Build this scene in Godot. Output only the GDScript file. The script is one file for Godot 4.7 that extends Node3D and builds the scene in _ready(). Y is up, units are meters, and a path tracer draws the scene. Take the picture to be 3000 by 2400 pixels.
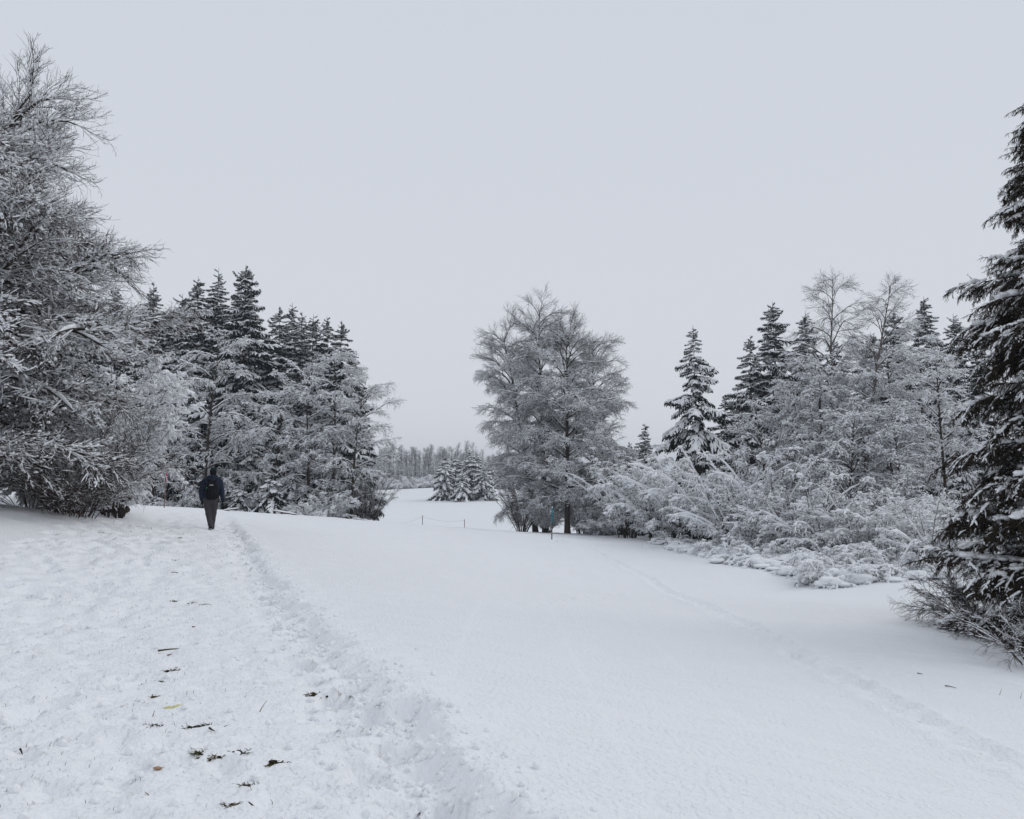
extends Node3D

# ---------------------------------------------------------------- constants
const F := 2460.0          # focal length in photograph pixels (3000 x 2400)
const EYE := Vector3(0, 1.5, 0)
const PITCH := 4.65        # degrees upwards

var M := {}
var used := {}
var cam_basis: Basis
var tp: PackedVector3Array = []      # terrain control points
var tw: PackedFloat32Array = []      # terrain weights
var ta := Vector3.ZERO
var soft: FastNoiseLite
var K := {}                # shared branch meshes

# ---------------------------------------------------------------- mesh builder
class MB:
	var v := PackedVector3Array()
	var n := PackedVector3Array()
	var i := PackedInt32Array()

	# swept ring; rx across, ry along the local up; lift moves the ring up in world space
	func sweep(p: PackedVector3Array, rx: PackedFloat32Array, ry: PackedFloat32Array, sides: int, flat := false, turn := 0.0) -> void:
		var m := p.size()
		var first := v.size()
		var side := Vector3.ZERO
		for k in m:
			var t: Vector3 = (p[mini(k + 1, m - 1)] - p[maxi(k - 1, 0)]).normalized()
			var s := t.cross(Vector3.UP)
			if k > 0 and (not flat or s.length() < 0.05):
				s = side - t * side.dot(t)
			if s.length() < 0.05:
				s = t.cross(Vector3.RIGHT)
			side = s.normalized()
			var u := side.cross(t).normalized()
			var o := p[k]
			for j in sides:
				var a := turn + TAU * j / sides
				var ca := cos(a)
				var sa := sin(a)
				v.append(o + side * (ca * rx[k]) + u * (sa * ry[k]))
				n.append((side * (ca * ry[k]) + u * (sa * rx[k]) + side * 1e-7).normalized())
		for k in m - 1:
			for j in sides:
				var a0 := first + k * sides + j
				var a1 := first + k * sides + (j + 1) % sides
				i.append(a0); i.append(a1); i.append(a0 + sides)
				i.append(a1); i.append(a1 + sides); i.append(a0 + sides)

	func tube(p: PackedVector3Array, r0: float, r1: float, sides: int) -> void:
		var r := PackedFloat32Array()
		for k in p.size():
			r.append(lerpf(r0, r1, float(k) / (p.size() - 1)))
		sweep(p, r, r, sides)

	func blob(o: Vector3, r: Vector3, rings: int, sides: int, wob: float, g: RandomNumberGenerator) -> void:
		var first := v.size()
		for a in rings + 1:
			var la := PI * a / rings - PI / 2
			for b in sides:
				var lo := TAU * b / sides
				var d := Vector3(cos(la) * cos(lo), sin(la), cos(la) * sin(lo))
				var w := 1.0 + (g.randf_range(-wob, wob) if a > 0 and a < rings else 0.0)
				v.append(o + d * r * w)
				n.append((d / r).normalized())
		for a in rings:
			for b in sides:
				var p := first + a * sides + b
				var q := first + a * sides + (b + 1) % sides
				i.append(p); i.append(q); i.append(p + sides)
				i.append(q); i.append(q + sides); i.append(p + sides)

	func spike(a: Vector3, b: Vector3, w: Vector3) -> void:
		var f := v.size()
		var nn := (b - a).cross(w).normalized()
		v.append(a - w); v.append(a + w); v.append(b)
		n.append(nn); n.append(nn); n.append(nn)
		i.append(f); i.append(f + 2); i.append(f + 1)

	func quad(a: Vector3, b: Vector3, c: Vector3, d: Vector3) -> void:
		var f := v.size()
		var nn := (c - a).cross(b - a).normalized()
		for q in [a, b, c, d]:
			v.append(q)
			n.append(nn)
		for q in [0, 1, 2, 0, 2, 3]:
			i.append(f + q)

	func box(o: Vector3, h: Vector3) -> void:
		for ax in 3:
			for s in [-1.0, 1.0]:
				var e := Vector3.ZERO; e[ax] = s * h[ax]
				var p := Vector3.ZERO; p[(ax + 1) % 3] = h[(ax + 1) % 3]
				var q := Vector3.ZERO; q[(ax + 2) % 3] = h[(ax + 2) % 3] * s
				quad(o + e - p - q, o + e - p + q, o + e + p + q, o + e + p - q)

	func into(mesh: ArrayMesh, mat: Material) -> ArrayMesh:
		if v.size() == 0:
			return mesh
		var a := []
		a.resize(Mesh.ARRAY_MAX)
		a[Mesh.ARRAY_VERTEX] = v
		a[Mesh.ARRAY_NORMAL] = n
		a[Mesh.ARRAY_INDEX] = i
		mesh.add_surface_from_arrays(Mesh.PRIMITIVE_TRIANGLES, a)
		mesh.surface_set_material(mesh.get_surface_count() - 1, mat)
		return mesh

# ---------------------------------------------------------------- scene helpers
func numbered(called: String) -> String:
	var k: int = used.get(called, 0)
	used[called] = k + 1
	return called if k == 0 else "%s_%03d" % [called, k]

func tag(o: Node, label := "", category := "", group := "", kind := "") -> Node:
	if label: o.set_meta("label", label)
	if category: o.set_meta("category", category)
	if group: o.set_meta("group", group)
	if kind: o.set_meta("kind", kind)
	return o

func thing(called: String, at: Vector3, label: String, category: String, group := "") -> Node3D:
	var o := Node3D.new()
	o.name = numbered(called)
	add_child(o, true)
	o.position = at
	tag(o, label, category, group)
	return o

func part(called: String, mesh: Mesh, parent: Node, kind := "") -> MeshInstance3D:
	var o := MeshInstance3D.new()
	o.name = called if parent != self else numbered(called)
	o.mesh = mesh
	parent.add_child(o, true)
	if kind: o.set_meta("kind", kind)
	return o

func one(b: MB, mat: Material) -> ArrayMesh:
	return b.into(ArrayMesh.new(), mat)

func two(a: MB, am: Material, b: MB, bm: Material) -> ArrayMesh:
	return b.into(a.into(ArrayMesh.new(), am), bm)

func many(called: String, mesh: Mesh, where: Array, parent: Node) -> MultiMeshInstance3D:
	var mm := MultiMesh.new()
	mm.transform_format = MultiMesh.TRANSFORM_3D
	mm.mesh = mesh
	mm.instance_count = where.size()
	for k in where.size():
		mm.set_instance_transform(k, where[k])
	var o := MultiMeshInstance3D.new()
	o.name = called if parent != self else numbered(called)
	o.multimesh = mm
	parent.add_child(o, true)
	o.set_meta("kind", "stuff")
	return o

func rg(s: int) -> RandomNumberGenerator:
	var g := RandomNumberGenerator.new()
	g.seed = s
	return g

# a direction through a point of the photograph, and the place d metres ahead along it
func ray(px: float, py: float) -> Vector3:
	return cam_basis * Vector3((px - 1500.0) / F, (1200.0 - py) / F, -1.0)

func seen(px: float, py: float, d: float) -> Vector3:
	var r := ray(px, py)
	return EYE + r * (d / -r.z)

func on_ground(px: float, d: float) -> Vector3:
	var p := seen(px, 1450, d)
	p.y = base_y(p.x, p.z)
	return p

func hit(px: float, py: float) -> Vector3:
	var r := ray(px, py)
	var d := 2.5
	while d < 400.0:
		var p := EYE + r * (d / -r.z)
		if p.y < base_y(p.x, p.z):
			break
		d += 0.05 + d * 0.004
	var q := EYE + r * (d / -r.z)
	q.y = base_y(q.x, q.z)
	return q

# ---------------------------------------------------------------- terrain
func base_y(x: float, z: float) -> float:
	var s := ta.x + ta.y * x + ta.z * z
	for k in tp.size():
		var p := tp[k]
		var dx := x - p.x
		var dz := z - p.z
		var r := dx * dx + dz * dz + 9.0
		s += tw[k] * r * log(r)
	return s

func fit_terrain() -> void:
	# [picture x, picture y, metres ahead]
	var c := [
		[615, 1545, 24.0], [720, 1562, 23.0], [380, 1530, 24.0], [1060, 1990, 6.1], [1450, 2390, 3.65], [0, 1740, 11.0],
		[0, 1485, 18.0], [270, 1478, 27.0], [-500, 1430, 20.0], [-1200, 1420, 24.0], [480, 1488, 33.0], [700, 1499, 40.0], [1000, 1524, 48.0], [1130, 1541, 53.0],
		[1300, 1548, 58.0], [1500, 1558, 60.0], [1618, 1583, 40.0], [1700, 1566, 54.0], [1950, 1590, 46.0], [2000, 1640, 36.0],
		[2300, 1690, 30.0], [2450, 1722, 27.5], [2650, 1715, 26.0], [2950, 1880, 14.0], [2750, 1825, 15.5], [3300, 1830, 18.0],
		[3000, 2390, 4.7], [2200, 2000, 8.4], [1500, 1800, 11.4], [1500, 1620, 31.0], [1150, 1620, 24.0], [2600, 1900, 12.3], [2000, 1780, 17.0],
		[-900, 2000, 6.5], [-1500, 2380, 3.7],
		[1230, 1527, 108.0], [1600, 1527, 108.0], [1350, 1466, 146.0], [1200, 1452, 180.0], [1130, 1436, 260.0], [1300, 1428, 270.0], [1470, 1424, 215.0], [1470, 1424, 300.0],
		[900, 1440, 300.0], [2000, 1430, 300.0], [500, 1520, 60.0], [800, 1535, 66.0], [1300, 1562, 80.0], [1500, 1568, 80.0],
		[300, 1470, 120.0], [2300, 1560, 70.0], [2800, 1560, 60.0], [2300, 1470, 150.0], [3600, 1480, 150.0], [-600, 1440, 150.0],
		[1500, 1405, 900.0], [-400, 1405, 900.0], [3400, 1405, 900.0]]
	for a in c:
		tp.append(seen(a[0], a[1], a[2]))
	for a in [[0, -0.05, 6], [-6, 0.1, 8], [7, -0.35, 7], [0, 0.2, 40], [-60, 1, 60], [60, -1, 60]]:
		tp.append(Vector3(a[0], a[1], a[2]))
	var n := tp.size()
	var m := n + 3
	var rows := []
	for k in n:
		var row := PackedFloat64Array()
		row.resize(m + 1)
		for j in n:
			var dx := tp[k].x - tp[j].x
			var dz := tp[k].z - tp[j].z
			var r := dx * dx + dz * dz + 9.0
			row[j] = r * log(r) + (0.15 if k == j else 0.0)
		row[n] = 1.0; row[n + 1] = tp[k].x; row[n + 2] = tp[k].z; row[m] = tp[k].y
		rows.append(row)
	for q in 3:
		var row := PackedFloat64Array()
		row.resize(m + 1)
		for j in n:
			row[j] = [1.0, tp[j].x, tp[j].z][q]
		rows.append(row)
	for k in m:
		var best := k
		for j in range(k, m):
			if absf(rows[j][k]) > absf(rows[best][k]): best = j
		var sw = rows[k]; rows[k] = rows[best]; rows[best] = sw
		var rk: PackedFloat64Array = rows[k]
		for j in range(k + 1, m):
			var rj: PackedFloat64Array = rows[j]
			var f := rj[k] / rk[k]
			if f != 0.0:
				for q in range(k, m + 1):
					rj[q] -= f * rk[q]
				rows[j] = rj
	var sol := PackedFloat64Array()
	sol.resize(m)
	for k in range(m - 1, -1, -1):
		var s: float = rows[k][m]
		for j in range(k + 1, m):
			s -= rows[k][j] * sol[j]
		sol[k] = s / rows[k][k]
	for k in n:
		tw.append(sol[k])
	ta = Vector3(sol[n], sol[n + 1], sol[n + 2])

func path_right(d: float) -> float: return -0.05 - 0.377 * (d - 3.63)
func path_left(d: float) -> float: return -4.5 - 0.30 * (d - 3.6)

var gx := PackedFloat32Array()
var gz := PackedFloat32Array()
var gh := PackedFloat32Array()

func stamp(x: float, z: float, along: Vector2, lx: float, lw: float, depth: float, rim: float) -> void:
	# a pressed-in print with steep sides and a little snow pushed up round it
	var reach := maxf(lx, lw) * 1.7
	var i0 := gx.bsearch(x - reach)
	var i1 := gx.bsearch(x + reach)
	var j0 := gz.bsearch(z - reach)
	var j1 := gz.bsearch(z + reach)
	var w := gx.size()
	for j in range(j0, mini(j1, gz.size())):
		for i in range(i0, mini(i1, w)):
			var q := Vector2(gx[i] - x, gz[j] - z)
			var a := q.dot(along) / lx
			var b := q.dot(Vector2(-along.y, along.x)) / lw
			var e := sqrt(a * a + b * b)
			e += soft.get_noise_2d(gx[i] * 60.0, gz[j] * 60.0) * 0.28
			if e < 1.0:
				gh[j * w + i] -= depth * smoothstep(1.0, 0.62, e)
			if e > 0.85 and e < 1.65:
				gh[j * w + i] += depth * rim * smoothstep(0.85, 1.1, e) * smoothstep(1.65, 1.15, e)

func lines(spans: Array) -> PackedFloat32Array:
	# spans: [from, to, step at from, step at to]
	var out := PackedFloat32Array()
	for s in spans:
		var x: float = s[0]
		while x < s[1] - 1e-4:
			out.append(x)
			x += maxf(0.01, lerpf(s[2], s[3], (x - s[0]) / (s[1] - s[0])))
	out.append(spans[-1][1])
	return out

func ground() -> void:
	gx = lines([[-900.0, -80.0, 60.0, 4.0], [-80.0, -22.0, 4.0, 0.5], [-22.0, -9.0, 0.5, 0.07], [-9.0, 1.2, 0.06, 0.045], [1.2, 9.0, 0.06, 0.15], [9.0, 30.0, 0.15, 0.8], [30.0, 90.0, 0.8, 4.0], [90.0, 900.0, 4.0, 60.0]])
	gz = lines([[-1000.0, -300.0, 40.0, 9.0], [-300.0, -110.0, 9.0, 1.5], [-110.0, -45.0, 1.5, 0.42], [-45.0, -25.0, 0.42, 0.17], [-25.0, -8.0, 0.17, 0.052], [-8.0, -2.6, 0.052, 0.035], [-2.6, 3.0, 0.05, 0.5], [3.0, 60.0, 0.5, 8.0]])
	var w := gx.size()
	var h := gz.size()
	gh.resize(w * h)
	# smooth shape: worked out on every fourth line, cubic between
	var cx := PackedInt32Array()
	for i in range(0, w, 4): cx.append(i)
	if cx[-1] != w - 1: cx.append(w - 1)
	var cz := PackedInt32Array()
	for j in range(0, h, 4): cz.append(j)
	if cz[-1] != h - 1: cz.append(h - 1)
	for j in cz:
		var row := PackedFloat32Array()
		for i in cx:
			row.append(base_y(gx[i], gz[j]))
		for k in cx.size() - 1:
			var i0 := cx[k]
			var i1 := cx[k + 1]
			for i in range(i0, i1 + 1):
				gh[j * w + i] = _cubic(gx[cx[maxi(k - 1, 0)]], gx[i0], gx[i1], gx[cx[mini(k + 2, cx.size() - 1)]], row[maxi(k - 1, 0)], row[k], row[k + 1], row[mini(k + 2, cx.size() - 1)], gx[i])
	for k in cz.size() - 1:
		var j0 := cz[k]
		var j1 := cz[k + 1]
		var jm := cz[maxi(k - 1, 0)]
		var jp := cz[mini(k + 2, cz.size() - 1)]
		for j in range(j0 + 1, j1):
			for i in w:
				gh[j * w + i] = _cubic(gz[jm], gz[j0], gz[j1], gz[jp], gh[jm * w + i], gh[j0 * w + i], gh[j1 * w + i], gh[jp * w + i], gz[j])
	# relief: trampled path, wind ripples
	var big := FastNoiseLite.new(); big.seed = 5; big.frequency = 1.0; big.fractal_octaves = 2
	var lump := FastNoiseLite.new(); lump.seed = 8; lump.frequency = 1.0; lump.fractal_octaves = 3; lump.fractal_gain = 0.55
	var cell := FastNoiseLite.new(); cell.seed = 3; cell.noise_type = FastNoiseLite.TYPE_CELLULAR; cell.frequency = 1.0; cell.cellular_return_type = FastNoiseLite.RETURN_DISTANCE
	for j in h:
		var z := gz[j]
		var d := -z
		for i in w:
			var x := gx[i]
			if d > 120.0 or absf(x) > 70.0:
				continue
			var wob := big.get_noise_2d(x * 0.9, z * 0.9) * 0.16 + big.get_noise_2d(x * 2.7 + 40.0, z * 2.7) * 0.09
			var r := x - path_right(d) + wob
			var l := path_left(d) - x + wob * 3.0
			var fade := smoothstep(34.0, 25.0, d)
			var m := smoothstep(0.10, -0.16, r) * smoothstep(0.9, -0.7, l) * fade
			var y := 0.0
			if m > 0.001:
				y -= 0.065 * m + 0.034 * m * smoothstep(-0.65, -0.45, r) * (1.0 + big.get_noise_2d(x * 1.3, z * 1.3 + 50.0) * 0.8)
				y += m * (lump.get_noise_2d(x * 1.9, z * 1.9) * 0.03 + lump.get_noise_2d(x * 7.0, z * 7.0) * 0.017 + lump.get_noise_2d(x * 19.0, z * 19.0 + 30.0) * 0.009)
				var cl := cell.get_noise_2d(x * 7.0, z * 7.0)
				y += m * (absf(cl) * -0.004 + maxf(0.0, lump.get_noise_2d(x * 17.0 + 9.0, z * 17.0)) * 0.016)
				# softer, deeper going along the left side
				var lf := smoothstep(2.6, 0.4, absf(l + 0.9))
				y += m * lf * (big.get_noise_2d(x * 1.7 + 7.0, z * 1.7) * 0.085)
			# snow pushed up beside the path
			y += 0.028 * fade * smoothstep(-0.05, 0.10, r) * smoothstep(0.85, 0.12, r) * (1.0 + big.get_noise_2d(x * 3.1, z * 3.1) * 0.9)
			if m < 0.999:
				var u := x * 0.97 + z * 0.24
				var q := -x * 0.24 + z * 0.97
				y += (1.0 - m) * (big.get_noise_2d(u * 0.45, q * 2.6) * 0.026 + big.get_noise_2d(u * 1.2 + 11.0, q * 7.0) * 0.008 + big.get_noise_2d(x * 0.16, z * 0.16 + 90.0) * 0.06)
			gh[j * w + i] += y
	var g := rg(77)
	# prints all over the path, walking direction along it
	for k in 800:
		var d := 2.8 + 24.0 * pow(g.randf(), 1.5)
		var f := g.randf()
		var x := lerpf(path_left(d) + 0.2, path_right(d) - 0.15, f)
		var a := Vector2(-0.35, -1.0).rotated(g.randf_range(-0.45, 0.45)).normalized()
		var deep := 0.012 + 0.02 * g.randf()
		if f < 0.42: deep += 0.035 * g.randf()
		stamp(x, -d, a, g.randf_range(0.10, 0.17), g.randf_range(0.055, 0.085), deep, 0.35)
	# the deep single file along the right edge
	var s := 2.6
	var foot := 1.0
	while s < 27.0:
		foot = -foot
		stamp(path_right(s) - 0.30 + foot * 0.12 + g.randf_range(-0.05, 0.05), -s, Vector2(-0.36, -1.0).rotated(g.randf_range(-0.2, 0.2)).normalized(), g.randf_range(0.17, 0.22), g.randf_range(0.09, 0.12), g.randf_range(0.05, 0.10), 0.28)
		s += g.randf_range(0.30, 0.46)
	s = 5.0
	while s < 24.0:
		stamp(path_left(s) + g.randf_range(-0.7, 0.3), -s, Vector2(-0.3, -1.0).rotated(g.randf_range(-0.5, 0.5)).normalized(), g.randf_range(0.16, 0.24), g.randf_range(0.09, 0.14), g.randf_range(0.03, 0.08), 0.3)
		s += g.randf_range(0.22, 0.5)
	# animal tracks: from the left bank to the path, and the long run across the field
	trail([[0, 1640], [90, 1610], [190, 1585], [330, 1565]], 0.26, 0.16, 0.07, 0.035, 0.10, g)
	trail([[1600, 1570], [1655, 1590], [1720, 1603], [1800, 1645], [1900, 1697], [2050, 1768], [2200, 1850], [2350, 1932], [2500, 2010], [2700, 2110], [2950, 2230], [3200, 2350]], 0.16, 0.13, 0.075, 0.030, 0.13, g, 0.24)
	trail([[1560, 1772], [1660, 1752], [1780, 1745], [1850, 1735], [1905, 1718]], 0.30, 0.12, 0.06, 0.028, 0.05, g)
	trail([[2500, 1965], [2600, 1975], [2700, 1985]], 0.4, 0.12, 0.06, 0.03, 0.05, g)
	var v := PackedVector3Array()
	var nn := PackedVector3Array()
	var idx := PackedInt32Array()
	v.resize(w * h)
	nn.resize(w * h)
	for j in h:
		var ja := maxi(j - 1, 0)
		var jb := mini(j + 1, h - 1)
		for i in w:
			var ia := maxi(i - 1, 0)
			var ib := mini(i + 1, w - 1)
			v[j * w + i] = Vector3(gx[i], gh[j * w + i], gz[j])
			nn[j * w + i] = Vector3(-(gh[j * w + ib] - gh[j * w + ia]) / (gx[ib] - gx[ia]), 1.0, -(gh[jb * w + i] - gh[ja * w + i]) / (gz[jb] - gz[ja])).normalized()
	idx.resize((w - 1) * (h - 1) * 6)
	var c := 0
	for j in h - 1:
		for i in w - 1:
			var a := j * w + i
			idx[c] = a; idx[c + 1] = a + 1; idx[c + 2] = a + w
			idx[c + 3] = a + 1; idx[c + 4] = a + w + 1; idx[c + 5] = a + w
			c += 6
	var b := MB.new()
	b.v = v; b.n = nn; b.i = idx
	var o := part("snowy_ground", one(b, M.snow_ground), self)
	tag(o, "snow covered sloping field with a trampled footpath on the left", "", "", "structure")

func _cubic(x0: float, x1: float, x2: float, x3: float, y0: float, y1: float, y2: float, y3: float, x: float) -> float:
	var t := (x - x1) / (x2 - x1)
	var m1 := (y2 - y0) / (x2 - x0) * (x2 - x1)
	var m2 := (y3 - y1) / (x3 - x1) * (x2 - x1)
	var t2 := t * t
	var t3 := t2 * t
	return (2.0 * t3 - 3.0 * t2 + 1.0) * y1 + (t3 - 2.0 * t2 + t) * m1 + (-2.0 * t3 + 3.0 * t2) * y2 + (t3 - t2) * m2

func trail(c: Array, step: float, lx: float, lw: float, deep: float, off: float, g: RandomNumberGenerator, band := 0.0) -> void:
	var p := PackedVector3Array()
	for a in c: p.append(hit(a[0], a[1]))
	if band > 0.0:
		for k in p.size() - 1:
			var d2 := Vector2(p[k + 1].x - p[k].x, p[k + 1].z - p[k].z)
			var q := 0.0
			while q < d2.length():
				var o := p[k].lerp(p[k + 1], q / d2.length())
				stamp(o.x + g.randf_range(-0.05, 0.05), o.z, d2.normalized(), 0.24, band, 0.022, 0.6)
				q += 0.2
	var s := 1.0
	for k in p.size() - 1:
		var len_ := p[k].distance_to(p[k + 1])
		var dir := Vector2(p[k + 1].x - p[k].x, p[k + 1].z - p[k].z).normalized()
		var t := 0.0
		while t < len_:
			s = -s
			var q := p[k].lerp(p[k + 1], t / len_)
			stamp(q.x - dir.y * s * off + g.randf_range(-0.04, 0.04), q.z + dir.x * s * off + g.randf_range(-0.04, 0.04), dir.rotated(g.randf_range(-0.3, 0.3)), lx * g.randf_range(0.8, 1.25), lw * g.randf_range(0.8, 1.3), deep * g.randf_range(0.6, 1.3), 0.5)
			t += step * g.randf_range(0.7, 1.3)

# height of the finished surface
func top_y(x: float, z: float) -> float:
	var i := clampi(gx.bsearch(x), 1, gx.size() - 1)
	var j := clampi(gz.bsearch(z), 1, gz.size() - 1)
	var w := gx.size()
	var tx := clampf((x - gx[i - 1]) / (gx[i] - gx[i - 1]), 0.0, 1.0)
	var tz := clampf((z - gz[j - 1]) / (gz[j] - gz[j - 1]), 0.0, 1.0)
	return lerpf(lerpf(gh[(j - 1) * w + i - 1], gh[(j - 1) * w + i], tx), lerpf(gh[j * w + i - 1], gh[j * w + i], tx), tz)

func on_snow(px: float, py: float) -> Vector3:
	var q := hit(px, py)
	q.y = top_y(q.x, q.z)
	return q

# ---------------------------------------------------------------- branches
func grow(from: Vector3, dir: Vector3, length: float, n: int, bend: float, wig: float, g: RandomNumberGenerator) -> PackedVector3Array:
	var p := PackedVector3Array([from])
	var d := dir.normalized()
	for k in n:
		d = (d + Vector3(0, -bend / n, 0) + Vector3(g.randf_range(-wig, wig), g.randf_range(-wig, wig), g.randf_range(-wig, wig))).normalized()
		p.append(p[-1] + d * (length / n))
	return p

func along(p: PackedVector3Array, t: float) -> Vector3:
	var f := clampf(t, 0.0, 0.9999) * (p.size() - 1)
	return p[int(f)].lerp(p[int(f) + 1], f - int(f))

func heading(p: PackedVector3Array, t: float) -> Vector3:
	var f := int(clampf(t, 0.0, 0.9999) * (p.size() - 1))
	return (p[f + 1] - p[f]).normalized()

# a ridge of snow lying along the upper side of a branch, with tapered ends
func ridge(b: MB, p: PackedVector3Array, r: float, wide: float, high: float, from: float, to: float, n: int, sides: int, g: RandomNumberGenerator) -> void:
	if absf(heading(p, (from + to) / 2.0).y) > 0.86:
		return
	var q := PackedVector3Array()
	var rx := PackedFloat32Array()
	var ry := PackedFloat32Array()
	for k in n + 1:
		var t := lerpf(from, to, float(k) / n)
		var e := (0.45 if n > 6 else 0.25) if k == 0 or k == n else g.randf_range(0.6, 1.35)
		var steep := 1.0 - 0.55 * absf(heading(p, t).y)
		q.append(along(p, t) + Vector3(0, r + high * 0.35 * e, 0))
		rx.append(wide * e * steep)
		ry.append(high * e * steep)
	b.sweep(q, rx, ry, sides, true, PI / sides)

func around(h: Vector3, angle: float, roll: float, squash: float) -> Vector3:
	# a direction leaving h by that angle, on any side of it, rather sideways than up or down
	var a := h.cross(Vector3.UP)
	if a.length() < 0.1: a = Vector3.RIGHT
	a = a.normalized()
	var b := a.cross(h).normalized()
	return (h * cos(angle) + (a * cos(roll) + b * sin(roll) * squash) * sin(angle)).normalized()

func spray(s: int, pitch: float, droop: float, n2: int, n3: int, snow: float, r: float, thick: float, bark: Material, upright := 0.0, clots := -1) -> ArrayMesh:
	# a leafless branch end, one unit long, reaching along +x
	var g := rg(s)
	var w := MB.new()
	var c := MB.new()
	var near: bool = bark == M.twig_brown   # seen close up: longer, thinner, bumpier lines of snow
	var ax := grow(Vector3.ZERO, Vector3(cos(pitch), sin(pitch), g.randf_range(-0.2, 0.2)), 1.0, 6, droop, 0.2, g)
	w.tube(ax, r * 1.8, r * 0.6, 4)
	if snow > 0.0:
		ridge(c, ax, r * 1.4, thick * 1.15, thick * 0.9, 0.03, g.randf_range(0.3, 0.5), 4, 5, g)
		ridge(c, ax, r, thick, thick * 0.8, g.randf_range(0.5, 0.6), g.randf_range(0.8, 0.97), 4, 5, g)
	for k in n2:
		var t := 0.05 + 0.93 * (k + g.randf()) / n2
		var d := around(heading(ax, t), g.randf_range(0.4, 1.15), g.randf() * TAU, 0.7) + Vector3(0, upright, 0)
		var ln := (0.72 - 0.45 * t) * g.randf_range(0.45, 1.3)
		var p2 := grow(along(ax, t), d, ln, 4, droop, 0.2, g)
		w.tube(p2, r * 1.05, r * 0.45, 3)
		if g.randf() < snow:
			var from := g.randf_range(0.0, 0.35)
			ridge(c, p2, r * 0.8, thick * 0.8, thick * 0.68, from, minf(0.97, from + g.randf_range(0.3, 0.75)), 7 if near else 3, 5, g)
		for j in n3:
			var t3 := 0.12 + 0.88 * (j + g.randf()) / n3
			var d3 := around(heading(p2, t3), g.randf_range(0.35, 1.0), g.randf() * TAU, 0.75) + Vector3(0, upright, 0)
			var p3 := grow(along(p2, t3), d3, ln * g.randf_range(0.2, 0.55), 2, droop * 0.8, 0.22, g)
			w.tube(p3, r * 0.62, r * 0.34, 3)
			if g.randf() < snow * (0.45 if near else 0.7):
				ridge(c, p3, r * 0.5, thick * 0.6, thick * 0.5, 0.0, g.randf_range(0.5, 1.0), 4 if near else 2, 4, g)
	# clots of snow caught in the forks
	for k in (int(snow * 9) if clots < 0 else clots):
		var o := along(ax, g.randf_range(0.1, 0.95)) + Vector3(g.randf_range(-0.12, 0.12), g.randf_range(-0.04, 0.08), g.randf_range(-0.22, 0.22))
		var q := thick * g.randf_range(0.8, 1.9)
		c.blob(o, Vector3(q * g.randf_range(0.9, 1.7), q * 0.75, q * g.randf_range(0.8, 1.3)), 4, 6, 0.3, g)
	return two(w, bark, c, M.snow)

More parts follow.
